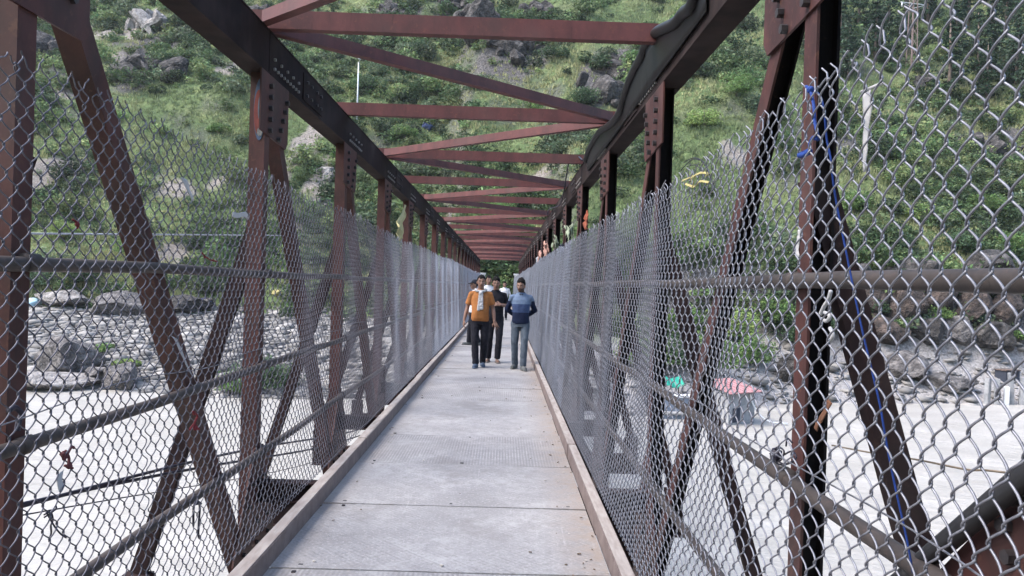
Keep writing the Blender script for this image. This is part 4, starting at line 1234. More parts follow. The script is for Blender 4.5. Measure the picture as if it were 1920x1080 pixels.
for (pp) in (((1286, 340), (1294, 330), (1304, 334), (1312, 324), (1322, 326), (1330, 330)), ((1290, 345), (1300, 350), (1312, 340), (1326, 342)), ((1294, 330), (1296, 352)), ((1308, 326), (1302, 350))):
    ribbon(mb, dense([onX(px, py, XF_) + Vector((random.uniform(-.02, .02), 0, 0)) for (px, py) in pp], 3), Vector((0.003, 0.002, 0.0045)), 0.002, pp[0][0])
single('yellow_ribbon', mb, M_YELLOWR, 'tangled yellow ribbon tied along the right fence top', 'ribbon')
mb = MB()
for pp in (((1282, 305), (1300, 296), (1318, 303), (1328, 322), (1338, 345)), ((1288, 312), (1306, 310), (1322, 330)), ((1276, 320), (1296, 300), (1312, 300))):
    mb.tube(dense([onX(px, py, XF_+.01) for (px, py) in pp]), 0.002, 5)
single('loose_wire', mb, M_CABLE, 'thin loose wires curling above the yellow ribbon', 'wire')
k = 0
for (px, py, r, m, lab) in ((1022, 462, 0.16, M_PEACHC, 'peach cloth bundle tied above the right fence'), (1042, 448, 0.15, M_GREENC, 'pale green cloth bundle tied between two posts'),
        (1012, 478, 0.14, M_PEACHC, 'lower faded pink cloth bundle beside the fence top'), (1050, 462, 0.13, M_DARKC, 'dark cloth bundle among the pale ones'), (1006, 488, 0.12, M_WHITEC, 'white cloth bundle nearest the far end of the fence'), (1064, 432, 0.13, M_GREENC, 'faded green cloth knotted high on the right truss')):
    mb = MB(); c = onX(px, py, 1.02 - 0.03*(k % 3)); 
    for q_ in range(9):
        a_ = random.uniform(0, 2*PI); p_ = c + Vector((random.uniform(-.05, .05), random.uniform(-1.6, 1.6)*r, random.uniform(-.5, .6)*r)); path_ = [p_]
        for j_ in range(4):
            p_ = p_ + Vector((random.uniform(-.25, .25), math.cos(a_+j_*0.9)*0.9, math.sin(a_+j_*0.9)*0.6 - 0.3))*r*0.55; path_.append(p_)
        ribbon(mb, dense(path_, 3), Vector((random.uniform(-.3, .3), random.uniform(.3, 1), random.uniform(.2, 1))).normalized()*r*random.uniform(.28, .5), 0.004, k+q_*1.3)
    single('cloth_bundle', mb, m, lab, 'cloth', 'cloth bundles tied to the right truss'); k += 1

# small ties and rags about the first right post
mb = MB(); ribbon(mb, dense([onX(px, py, XR-0.004) for (px, py) in ((1500, 430), (1498, 445), (1494, 462), (1496, 482))], 3), Vector((0, 0.018, 0)), 0.002, 3)
single('tape_scrap', mb, M_WHITEC, 'peeling white tape scrap on the inner edge of the first right post', 'tape')
mb = MB(); ribbon(mb, dense([onX(px, py, XR-0.02) for (px, py) in ((1556, 752), (1548, 768), (1541, 784), (1532, 796), (1529, 806))], 3), [Vector((0, w_, 0.004)) for w_ in np.linspace(0.018, 0.010, 13)], 0.003, 6)
single('rag', mb, plain('rust_brown_rag', (0.13, 0.06, 0.035), 0.9), 'rust brown rag tied on the first right post above the middle pipe', 'cloth')
mb = MB()
for pp in (((1452, 848), (1462, 838), (1472, 846), (1466, 862), (1452, 866), (1446, 858)), ((1458, 866), (1476, 870), (1490, 860), (1484, 846), (1470, 852)), ((1470, 836), (1480, 822), (1488, 830)), ((1446, 862), (1462, 872), (1486, 866))):
    mb.tube(dense([onX(px, py, XR-0.085) + Vector((random.uniform(-.008, .008), 0, 0)) for (px, py) in pp], 4), 0.0035, 6)
blob_cloth(mb, onX(1455, 852, XR-0.085), 0.022, 4.1)
single('wire_tie', mb, M_CABLE, 'dark wire lashed round the middle pipe at the first right post', 'wire')
mb = MB()
for pp in (((1538, 590), (1545, 575), (1553, 562), (1558, 545)), ((1540, 598), (1550, 602), (1556, 592), (1546, 586)), ((1556, 615), (1562, 628), (1556, 640))):
    mb.tube(dense([onX(px, py, XF_+0.02) for (px, py) in pp], 4), 0.005, 6)
single('plastic_twist', mb, M_WHITEC, 'pale twisted plastic knotted in the fence below the upper right pipe', 'plastic strip')

# painted sticker on the second left post, facing the walkway's near end
def ell(cx, cz, rx, rz, y, n=26): return [(cx+rx*math.cos(2*PI*i/n), y, cz+rz*math.sin(2*PI*i/n)) for i in range(n)]
sc = onY(487, 205, 2*S-0.062)
mb = MB(); yy = 2*S-0.0615
for (m, dx, dz, rx, rz, dy) in ((plain('sticker_blue', (0.05, 0.075, 0.13), 0.6), 0, 0, 0.046, 0.235, 0), (plain('sticker_red', (0.15, 0.035, 0.03), 0.6), -0.008, -0.02, 0.036, 0.17, -0.0015), (plain('sticker_grey', (0.09, 0.115, 0.15), 0.6), 0.006, 0.01, 0.020, 0.10, -0.003), (plain('sticker_pale', (0.16, 0.16, 0.16), 0.6, 0.4, 60), 0.005, -0.17, 0.020, 0.035, -0.003)):
    mb.mat(m); mb.prism(ell(sc.x+dx, sc.z+dz, rx, rz, yy+dy), (0, 0.0012, 0))
single('sticker', mb, None, 'worn oval sticker in blue, red and pale grey on the second left post', 'sticker', smooth=False)

# service cables strung outside the left truss, twine outside the right one
for i, (ya, yb, r, lab) in enumerate(((960, 828, 0.011, 'upper of two thick black cables strung outside the left truss'), (968, 842, 0.011, 'lower of two thick black cables strung outside the left truss'), (988, 868, 0.004, 'thin wire strung just below the two black cables'))):
    a_ = onX(0, ya, -2.35); b_ = onX(560, yb, -2.35); d_ = b_-a_
    pts = [a_ + d_*t + Vector((0, 0, 0.10*math.sin(3*t+i)*0.4)) for t in np.linspace(-0.35, 2.2, 40)]
    mb = MB(); mb.tube(pts, r, 8)
    single('cable', mb, M_CABLE, lab, 'cable', 'cables outside the left truss')
mb = MB(); mb.tube(dense([onX(px, py, 1.75) for (px, py) in ((1560, 835), (1640, 850), (1720, 862), (1810, 880), (1850, 882), (1935, 892))]), 0.004, 6)
single('twine', mb, M_TWINE, 'straw coloured twine strung outside the right truss', 'twine')
mb = MB(); a_ = onX(30, 438, -2.6); b_ = onX(450, 441, -2.6)
mb.tube([a_ + (b_-a_)*t for t in np.linspace(-0.3, 1.6, 20)], 0.006, 6)
single('cable', mb, plain('pale_cable', (0.32, 0.33, 0.36), 0.5), 'pale thin cable strung above the upper left pipe', 'cable', 'cables outside the left truss')

# grit, leaves and a few pebbles on the walkway
mb = MB().mat(plain('dry_leaf', (0.13, 0.09, 0.06), 0.9, 0.4)); ML2 = plain('pale_grit', (0.45, 0.41, 0.36), 0.9, 0.3)
for i in range(230):
    y_ = 3.0 + 22*random.random()**1.6
    x_ = DR - abs(random.gauss(0, 0.16)) - 0.015 if random.random() < 0.62 else (DL + abs(random.gauss(0, 0.10)) + 0.012 if random.random() < 0.55 else random.uniform(DL+.02, DR-.02))
    if x_ < DL+0.01: continue
    mb.mat(mb.mats[0] if random.random() < 0.55 else ML2)
    r = random.uniform(0.004, 0.011); a = random.uniform(0, PI)
    U_ = Vector((math.cos(a), math.sin(a), random.uniform(-.2, .2))).normalized(); V_ = Vector((-math.sin(a), math.cos(a), 0)); V_ = (V_ - U_*V_.dot(U_)).normalized()
    mb.obox((x_, y_, 0.010+r*0.2), U_, V_, U_.cross(V_), r, r*random.uniform(.4, .8), r*0.22)
o = obj('leaf_litter', mb.mesh('leaf_litter')); tag(o, 'grit and dry leaf scraps scattered over the walkway', None, None, 'stuff')

# ------------------------------------------------------------------ river bank
M_BOUL = noisy('grey_boulder', [(0.36, (0.042,0.038,0.038)), (0.5, (0.10,0.092,0.09)), (0.64, (0.195,0.18,0.172))], 1.6, 0.95, 1.0, 5, 0.3)
M_BOULP = noisy('pale_boulder', [(0.36, (0.11,0.10,0.095)), (0.5, (0.21,0.195,0.185)), (0.64, (0.32,0.30,0.285))], 1.6, 0.95, 1.0, 5, 0.25)
M_BOULB = noisy('brown_boulder', [(0.36, (0.045,0.033,0.028)), (0.5, (0.115,0.083,0.070)), (0.64, (0.21,0.16,0.14))], 1.6, 0.95, 1.0, 5, 0.3)
M_BOULK = noisy('dark_outcrop', [(0.38, (0.014,0.0125,0.012)), (0.52, (0.040,0.036,0.034)), (0.66, (0.11,0.10,0.095))], 1.4, 0.95, 1.0, 4, 0.35)
def boulder(px, py, w_px, h_px, m, label, name='boulder', group=None, at_=None, seed=None, facet=1.0, sub=4):
    if name == 'rock_outcrop': sub = 3
    base = at_ if at_ is not None else onT(px, py)
    dist = (base-CAM).length; w_ = w_px*dist/FPX; h_ = h_px*dist/FPX
    bm = bmesh.new(); bmesh.ops.create_icosphere(bm, subdivisions=sub, radius=1.0)
    sd = seed if seed is not None else px*0.13+py*0.07
    pl = [(Vector((random.gauss(0, 1), random.gauss(0, 1), random.gauss(0, 0.8))).normalized(), random.uniform(0.50, 0.86)) for _ in range(22)]
    for v_ in bm.verts:
        p = v_.co.copy()
        for (nn, dd) in pl:
            q = p.dot(nn)
            if q > dd: p -= nn*(q-dd)*facet
        p *= 1 + 0.16*mnoise.noise(p*1.7 + Vector((sd, 0, 0))) + 0.05*abs(mnoise.noise(p*4.5 + Vector((0, sd, 0)))) + 0.045*mnoise.noise(Vector((p.x*3, p.y*3, p.z*14))+Vector((sd, sd, 0)))
        v_.co = Vector((p.x*w_*0.55, p.y*w_*0.5, p.z*h_*0.62))
    if name == 'rock_outcrop':
        src = [(tuple(v_.co), ) for v_ in bm.verts]; co = [v_.co.copy() for v_ in bm.verts]; fcs = [tuple(v_.index for v_ in f.verts) for f in bm.faces]
        bm.free(); mb = MB()
        for j in range(9):
            a_ = random.uniform(0, 2*PI); q_ = random.uniform(0.12, 0.50)*(j > 0); sc_ = random.uniform(0.26, 0.55) if j else 0.75
            off = Vector((math.cos(a_)*q_*w_, 0, math.sin(a_)*q_*h_*0.9)); off.y = off.z*1.0
            e_ = Matrix.Rotation(random.uniform(0, 6.28), 3, 'Y') @ Matrix.Rotation(random.uniform(-.6, .6), 3, 'X')
            st_ = Vector((random.uniform(.7, 1.5), random.uniform(.6, 1.2), random.uniform(.5, 1.3)))
            mb.add([off + (e_ @ Vector((p.x*st_.x, p.y*st_.y, p.z*st_.z)))*sc_ for p in co], fcs)
        me = mb.mesh(name, m)
    else:
        me = bpy.data.meshes.new(name); bm.to_mesh(me); bm.free(); me.materials.append(m)
    o = obj(name, me, None, tuple(base + Vector((0, 0.1*w_, h_*(0.36 if name == 'boulder' else 0.22))))); o.rotation_euler = (0, 0, random.uniform(-.4, .4))
    tag(o, label, 'rock' if name != 'boulder' else 'boulder', group); return o
boulder(126, 702, 112, 64, M_BOUL, 'largest dark grey boulder on the left bank, peaked')
boulder(220, 730, 78, 56, M_BOUL, 'grey boulder with a pale streaked face at the water edge')
boulder(100, 732, 150, 36, M_BOULP, 'long low pale boulder half in the water')
boulder(178, 722, 52, 40, M_BOUL, 'small dark boulder wedged between the two large ones')
boulder(330, 590, 120, 42, M_BOULK, 'dark rock ledge at the back of the cobble beach')
boulder(215, 590, 110, 50, M_BOUL, 'grey rock hump below the trees on the left bank')
boulder(110, 575, 110, 34, M_BOULP, 'pale rock slab at the back of the left bank')
boulder(385, 578, 40, 20, M_BOULK, 'small dark rock behind the cobble beach')
# cobbles of the beach, uncountable
bm = bmesh.new(); bmesh.ops.create_icosphere(bm, subdivisions=1, radius=1.0)
tv = np.array([v_.co[:] for v_ in bm.verts]); bm.verts.index_update(); tf = np.array([[v_.index for v_ in f.verts] for f in bm.faces]); bm.free()
def stones(n, xr, tr, sz, sq, m, name, lab):
    x_ = RNG.uniform(xr[0], xr[1], n); y_ = shore(x_) + RNG.uniform(tr[0], tr[1], n)
    keep = np.abs(x_ + 0.35) > 3.0
    x_, y_ = x_[keep], y_[keep]; n = len(x_)
    z_ = terrain(x_, y_)
    keep = z_ - WZ < 5.0
    x_, y_, z_ = x_[keep], y_[keep], z_[keep]; n = len(x_)
    s_ = np.clip(RNG.lognormal(math.log(sz), 0.5, n), sz*0.35, sz*3.2)
    d = 1 + RNG.normal(size=(n, len(tv), 1))*0.16
    loc = tv[None]*d*np.stack([s_*RNG.uniform(.8, 1.5, n), s_*RNG.uniform(.7, 1.1, n), s_*RNG.uniform(sq[0], sq[1], n)], -1)[:, None, :]
    a = RNG.uniform(-0.7, 0.7, n); ca, sa = np.cos(a)[:, None], np.sin(a)[:, None]
    Vs = np.stack([loc[:, :, 0]*ca - loc[:, :, 1]*sa, loc[:, :, 0]*sa + loc[:, :, 1]*ca, loc[:, :, 2]], -1) + np.stack([x_, y_, z_ + s_*0.12], -1)[:, None, :]
    Fs = (tf[None] + (np.arange(n)*len(tv))[:, None, None]).reshape(-1, 3)
    b0 = RNG.choice([0.10, 0.14, 0.18, 0.23, 0.28], n, p=[.20, .24, .24, .20, .12])*RNG.uniform(.85, 1.15, n)
    cc = np.stack([b0*0.93, b0*0.885, b0*0.84], -1)
    o = obj(name, np_mesh(name, Vs.reshape(-1, 3), Fs, m, False, np.repeat(cc, len(tv), axis=0)))
    tag(o, lab, None, None, 'stuff'); return o
M_COB, nt, b = mat('river_cobble')
at = N(nt, 'ShaderNodeAttribute', attribute_name='tint'); L(nt, at.outputs['Color'], b.inputs['Base Color']); b.inputs['Roughness'].default_value = 0.85
stones(17000, (-52, -3), (-0.5, 27), 0.22, (0.2, 0.5), M_COB, 'river_cobbles', 'pale river cobbles covering the left bank')
stones(900, (4, 52), (-0.3, 7), 0.24, (0.2, 0.45), M_COB, 'bank_stones', 'loose broken stones along the right bank')

# stacked rocks of the broken right bank
lab_r = ['brown', 'reddish', 'grey', 'pale']
spots = [(1640, 560, 70, 56, M_BOULB, 'reddish brown block under the right upper pipe'), (1700, 575, 84, 70, M_BOULB, 'broad brown block in the right bank rockfall'), (1765, 560, 70, 56, M_BOUL, 'grey block beside the broad brown one'),
         (1832, 575, 76, 66, M_BOUL, 'squarish grey block high in the right rockfall'), (1890, 585, 70, 64, M_BOULB, 'brown block at the edge of the right rockfall'), (1660, 620, 76, 50, M_BOULB, 'low brown slab at the foot of the right rockfall'),
         (1735, 622, 90, 48, M_BOULK, 'dark slab at the foot of the right rockfall'), (1806, 632, 66, 54, M_BOULP, 'pale upright block at the foot of the right rockfall'), (1862, 640, 92, 52, M_BOULK, 'wide dark slab above the concrete stubs'),
         (1610, 520, 60, 50, M_BOULK, 'dark outcrop behind the right post'), (1725, 510, 110, 44, M_BOULK, 'dark overhanging ledge along the top of the right bank'), (1860, 510, 110, 50, M_BOULK, 'dark ledge at the right bank top under bushes'),
         (1700, 690, 130, 46, M_BOULP, 'long pale slab sloping to the water on the right'), (1780, 720, 110, 34, M_BOULP, 'low pale slab near the water by the concrete stubs'), (1630, 690, 60, 34, M_BOUL, 'grey stone just right of the first right post'), (1480, 700, 60, 52, M_BOULK, 'dark rock behind the pink-roofed hut')]
M_BROWNROCK = noisy('earthy_brown_rock', [(0.38, (0.016,0.012,0.0105)), (0.52, (0.046,0.034,0.029)), (0.66, (0.115,0.085,0.072))], 1.6, 0.95, 1.0, 5, 0.3)
for a_ in spots: boulder(a_[0], a_[1]+a_[3]*0.35, a_[2], a_[3], M_BROWNROCK if a_[4] in (M_BOULB, M_BOUL) else (M_BOUL if a_[4] is M_BOULP else a_[4]), a_[5], group='rocks of the right bank', sub=3)
# outcrops of the mountainside
for i, (px, py, w_, h_, lab) in enumerate(((905, 70, 95, 90, 'dark rock outcrop above the overhead struts'), (965, 110, 70, 80, 'steep dark rock between the first two struts'), (850, 20, 90, 60, 'dark rock at the top middle of the slope'),
        (1130, 190, 80, 90, 'dark outcrop beside the right chord'), (1160, 140, 50, 60, 'small outcrop above the one beside the chord'), (735, 30, 40, 50, 'narrow grey rock at the slope top'), (255, 130, 90, 46, 'purple-grey slab on the left slope'),
        (325, 145, 50, 60, 'dark rock on the left slope beside the chord'), (270, 60, 90, 60, 'pale bare rock high on the left slope'), (60, 110, 110, 50, 'grey rock by the first left post'), (1880, 300, 80, 60, 'grey outcrop on the right slope'), (1730, 160, 34, 30, 'round grey rock on the right slope crest'),
        (1545, 190, 40, 40, 'pale rock beside the blue rope'), (560, 300, 44, 40, 'rock in the bare gully beside the second left post'), (612, 330, 40, 36, 'pinkish rock low in the bare gully'), (595, 390, 40, 30, 'pale stone at the foot of the bare gully'), (480, 30, 40, 40, 'dark rock beside the chord top'), (1010, 30, 60, 50, 'grey rock above the first strut'))):
    m = M_BOULP if 'pale' in lab or 'pinkish' in lab or 'gully' in lab else M_BOULK
    boulder(px, py, w_, h_, m, lab, name='rock_outcrop', group='outcrops on the mountainside', sub=4)

# pump hut at the water's edge
M_CONC = noisy('weathered_concrete', [(0.3, (0.15,0.155,0.165)), (0.5, (0.235,0.24,0.25)), (0.7, (0.33,0.33,0.335))], 1.6, 0.85, 0.3, 20, 0.01)
M_PINK = noisy('faded_pink_roof', [(0.3, (0.27,0.10,0.11)), (0.7, (0.40,0.24,0.24))], 3, 0.6, 0.2, 20, 0.01)
M_TEAL = plain('teal_tarp', (0.02, 0.25, 0.18), 0.6); M_WPNT = plain('white_coping_paint', (0.62, 0.63, 0.64), 0.7, 0.12)
def wpos(px, py, Y): return onY(px, py, Y)
hb_ = wpos(1392, 796, 44.5); hut = empty('pump_hut', (hb_.x, hb_.y, WZ), math.radians(32))
tag(hut, 'small grey concrete pump hut with faded pink roof standing at the water', 'hut')
Hh = 2.15
mb = MB(); mb.box((-1.25, 0, -0.6), (1.05, 1.9, Hh-0.25)); mb.box((-1.28, -0.03, 1.02), (1.08, 1.93, 1.14))
obj('wall', mb.mesh('hut_wall', M_CONC), hut)
mb = MB(); 
for i in range(14):
    x0 = -1.5 + 2.8*i/14; mb.prism([(x0, -0.35, Hh-0.30+0.02*(i % 2)), (x0+0.19, -0.35, Hh-0.30+0.02*(i % 2)), (x0+0.19, 2.1, Hh+0.22+0.02*(i % 2)), (x0, 2.1, Hh+0.22+0.02*(i % 2))], (0, 0, 0.05))
obj('roof', mb.mesh('hut_roof', M_PINK), hut)
mb = MB(); mb.box((-0.9, -0.014, 0.1), (-0.25, -0.002, 0.95)); obj('door', mb.mesh('hut_door', M_DARKC), hut)
mb = MB(); mb.tube(dense([Vector(p) for p in ((0.5, -0.08, 1.75), (0.7, -0.12, 1.2), (0.95, -0.5, 0.5), (1.5, -0.9, 0.12), (2.6, -1.2, 0.0))]), 0.05, 8); obj('pipe', mb.mesh('hut_pipe', M_WPNT, True), hut)
wl_ = empty('river_wall', (hb_.x-1.15, hb_.y+0.9, WZ), math.radians(8)); tag(wl_, 'low blue-grey river wall with white coping left of the hut', 'wall')
mb = MB(); mb.box((-3.6, 0, -0.6), (-0.1, 0.5, 1.35)); obj('wall', mb.mesh('river_wall_face', noisy('blue_grey_concrete', [(0.3, (0.12,0.15,0.20)), (0.7, (0.24,0.27,0.33))], 2, 0.85, 0.3, 20, 0.01)), wl_)
mb = MB(); mb.box((-3.7, -0.08, 1.352), (-0.08, 0.58, 1.47)); obj('coping', mb.mesh('river_wall_coping', M_WPNT), wl_)
mb = MB(); mb.tube([(-3.6, -0.12, 0.45), (-0.1, -0.12, 0.40)], 0.10, 10); obj('pipe', mb.mesh('river_wall_pipe', M_CONC, True), wl_)
cb = wpos(1258, 722, 47.5); ca = empty('tarp_shelter', (cb.x, cb.y, cb.z-1.4), 0.1); tag(ca, 'small shelter with bright teal tarpaulin roof behind the river wall', 'shelter')
mb = MB(); ribbon(mb, dense([Vector((-0.75+0.3*i, 0, 1.62+0.08*math.sin(i*1.5))) for i in range(6)], 3), Vector((0, 0.5, 0.26)), 0.02, 3); obj('roof', mb.mesh('tarp', M_TEAL, True), ca)
for (x_, y_) in ((-0.65, -0.4), (0.65, -0.4), (-0.65, 0.4), (0.65, 0.4)):
    mb = MB(); mb.tube([(x_, y_, -1.2), (x_, y_, 1.5+0.2*(y_ > 0))], 0.04, 6); obj('post', mb.mesh('tarp_post', M_BARK), ca)
# concrete stubs on the right bank
for i, (px, py, h_, lab) in enumerate(((1850, 762, 44, 'leftmost rough concrete stub on the right bank'), (1868, 768, 48, 'second concrete stub, thicker and paler'), (1886, 766, 34, 'short white concrete stub'), (1896, 762, 52, 'tallest concrete stub on the right bank'), (1914, 764, 46, 'concrete stub at the right edge'))):
    p = onT(px, py); dd = (p-CAM).length; hh = h_*dd/FPX
    bm = bmesh.new(); m2 = MB(); m2.box((-0.17, -0.17, -0.4), (0.17, 0.17, hh)); me = m2.mesh('concrete_stub', M_WPNT if i == 2 else M_CONC); bm.from_mesh(me)
    bmesh.ops.bevel(bm, geom=bm.edges[:], offset=0.03, segments=2, affect='EDGES')
    bmesh.ops.subdivide_edges(bm, edges=bm.edges[:], cuts=3, use_grid_fill=True)
    for v_ in bm.verts: v_.co += Vector((1, 1, 0.4))*0.035*mnoise.noise(v_.co*2.2 + Vector((i*4, 0, 0)))
    bm.to_mesh(me); bm.free()
    o = obj('concrete_stub', me, None, tuple(p)); o.rotation_euler = (random.uniform(-.05, .05), random.uniform(-.06, .06), random.uniform(-.5, .5)); tag(o, lab, 'post', 'concrete stubs on the right bank')
p = onT(1888, 712); sb = empty('metal_box', p, 0.3); tag(sb, 'small dark metal box with rusty lid above the concrete stubs', 'box')
mb = MB(); mb.box((-0.7, -0.5, -0.2), (0.7, 0.5, 0.75)); obj('body', mb.mesh('metal_box_body', M_DARKC), sb)
mb = MB(); mb.box((-0.78, -0.56, 0.752), (0.78, 0.56, 0.84)); obj('lid', mb.mesh('metal_box_lid', M_BOULB), sb)
# litter in colour at the back of the left bank
for (px, py, w_, m, lab) in ((385, 572, 0.9, plain('blue_tarp', (0.03, 0.05, 0.16), 0.6), 'crumpled dark blue tarpaulin on the left bank'), (255, 565, 0.45, M_ORANGEC, 'orange cloth heap on the left bank'), (520, 553, 0.55, M_YELLOWR, 'yellow cloth heap behind the second left post'), (62, 572, 0.8, plain('pale_blue_tarp', (0.30, 0.45, 0.55), 0.6), 'pale blue tarpaulin beside the first left post'), (802, 240, 0.9, plain('dark_blue_tarp', (0.05, 0.07, 0.16), 0.6), 'dark blue tarpaulin on the slope under the struts')):
    mb = MB(); blob_cloth(mb, onT(px, py) + Vector((0, 0, 0.2)), w_, px, (1, .8, .6)); single('tarpaulin' if 'tarp' in lab else 'cloth_heap', mb, m, lab, 'tarpaulin' if 'tarp' in lab else 'cloth')
# lamp pole and pylon on the slope
M_GALV = plain('galvanised_pole', (0.50, 0.52, 0.55), 0.5, 0.1)
p = onT(669, 234); dd = (p-CAM).length; hh = 112*dd/FPX
pe = empty('street_lamp', p); tag(pe, 'thin pale street lamp pole standing on the slope', 'street lamp')
mb = MB(); mb.tube([(0, 0, -0.5), (0, 0, hh)], [0.13, 0.09], 10); obj('pole', mb.mesh('lamp_pole', M_GALV, True), pe)
mb = MB(); mb.tube([(0, 0, hh-0.1), (0.2, -0.5, hh+0.1), (0.3, -0.9, hh+0.12)], 0.05, 8); mb.box((0.2, -1.5, hh+0.06), (0.42, -0.85, hh+0.2)); obj('lamp_head', mb.mesh('lamp_head', M_GALV), pe)
M_PYL = plain('rusty_lattice_steel', (0.20, 0.145, 0.13), 0.7); M_INS = plain('pale_insulator', (0.55, 0.55, 0.55), 0.4)
p = onT(1709, 128); dd = (p-CAM).length; hh = 165*dd/FPX
py_ = empty('power_pylon', p, 0.2); tag(py_, 'lattice power pylon with crossarms against the dark forest', 'pylon')
mb = MB()
for (sx, sy) in ((-1, -1), (1, -1), (1, 1), (-1, 1)): mb.tube([(sx*0.55, sy*0.55, -0.5), (sx*0.3, sy*0.3, hh)], 0.07, 5)
nz = 10
for i in range(nz):
    z0, z1 = hh*i/nz, hh*(i+1)/nz; r0 = 0.55-0.25*i/nz; r1 = 0.55-0.25*(i+1)/nz
    for (ax, ay, bx_, by_) in ((-1, -1, 1, -1), (1, -1, 1, 1), (1, 1, -1, 1), (-1, 1, -1, -1)):
        mb.tube([(ax*r0, ay*r0, z0), (bx_*r1, by_*r1, z1)], 0.03, 4)
obj('tower', mb.mesh('pylon_tower', M_PYL), py_)
for zz, w_ in ((hh*0.62, 2.2), (hh*0.76, 3.4), (hh*0.92, 2.6)):
    mb = MB(); mb.tube([(-w_, 0, zz+0.1), (w_, 0, zz+0.1)], 0.08, 5); mb.tube([(-w_, 0, zz+0.1), (0, 0, zz-0.6)], 0.05, 4); mb.tube([(w_, 0, zz+0.1), (0, 0, zz-0.6)], 0.05, 4)
    arm = obj('crossarm', mb.mesh('pylon_crossarm', M_INS), py_)
    for sx in (-1, 1):
        mb = MB(); mb.tube([(sx*w_*0.92, 0, zz+0.05), (sx*w_*0.92, 0, zz-0.65)], [0.11, 0.06], 8); obj('insulator', mb.mesh('insulator', M_INS, True), arm)
# pillars at the far end of the bridge, path beyond
for (x_, lab) in ((-1.62, 'pale square pillar at the far left end of the fence'), (1.0, 'pale square pillar at the far right end of the fence')):
    e = empty('gate_pillar', (x_, YE+0.55, -0.9)); tag(e, lab, 'pillar', 'pillars at the far end of the bridge')
    mb = MB(); mb.box((-0.17, -0.17, 0), (0.17, 0.17, 3.2)); obj('shaft', mb.mesh('pillar_shaft', M_WPNT), e)
    mb = MB(); mb.box((-0.23, -0.23, 3.202), (0.23, 0.23, 3.34)); obj('cap', mb.mesh('pillar_cap', M_WPNT), e)
mb = MB(); xs = np.linspace(-2.4, 1.7, 9); ys_ = np.linspace(YE+0.21, YE+12, 14)
vs = [(float(a), float(b2), max(float(terrain(a, b2)), -0.6)+0.35 if b2 > YE+1.5 else -0.012) for b2 in ys_ for a in xs]
mb.add(vs, [(j*9+i, j*9+i+1, (j+1)*9+i+1, (j+1)*9+i) for j in range(13) for i in range(8)])
o = obj('path', mb.mesh('path', noisy('pale_path_earth', [(0.3, (0.26,0.23,0.20)), (0.7, (0.42,0.38,0.34))], 2, 0.95, 0.3), True)); tag(o, 'pale earth path beyond the bridge end', None, None, 'structure')
M_CONCA = M_CONC
mb = MB(); mb.box((-3.2, YE+0.15, -7), (2.6, YE+1.2, -0.30)); single('abutment', mb, M_CONC, 'concrete abutment carrying the far end of the bridge', 'abutment', smooth=False)

# ------------------------------------------------------------------ single trees and shrubs
def G(c, f=1.0): return np.array(c)*f
DK = (0.030, 0.055, 0.030); MD = (0.065, 0.115, 0.042); LT = (0.11, 0.165, 0.06); BL = (0.045, 0.075, 0.045)
for i, (x_, y_, H_, cr, c, lab) in enumerate(((-3.6, 66, 7.5, 3.0, DK, 'dark leafy tree left of the path at the bridge end'), (3.2, 67, 7.0, 2.8, DK, 'dark leafy tree right of the path at the bridge end'), (-0.6, 73, 8.0, 3.6, MD, 'broad tree closing the view beyond the bridge end'), (6.5, 65, 6.0, 2.6, MD, 'mid green tree on the bank right of the bridge end'), (-7.0, 70, 6.5, 2.8, MD, 'mid green tree on the bank left of the bridge end'))):
    tree((x_, y_, float(terrain(x_, y_))), H_, cr, c, lab, n=3600, leaf=0.27, group='trees at the bridge end')
fx = [(1575, 60), (1610, 20), (1640, 75), (1665, 30), (1690, 95), (1735, 40), (1760, 105), (1790, 60), (1815, 15), (1835, 110), (1860, 70), (1885, 30), (1905, 120), (1930, 80), (1740, 5), (1590, 110), (1850, 150), (1780, 148), (1930, 160), (1650, 120), (1545, 30), (1520, 80), (1880, -20), (1700, -10), (1620, -30)]
for i, (px, py) in enumerate(fx):
    if abs(px-1709) < 62 and py > 35: continue
    p = onT(px, py+40)
    tree(tuple(p), random.uniform(8, 12.5), random.uniform(2.2, 3.2), DK if i % 3 else BL, 'dark pine in the forest on the upper right slope', True, 'pines on the upper right slope', n=1500, leaf=0.55)
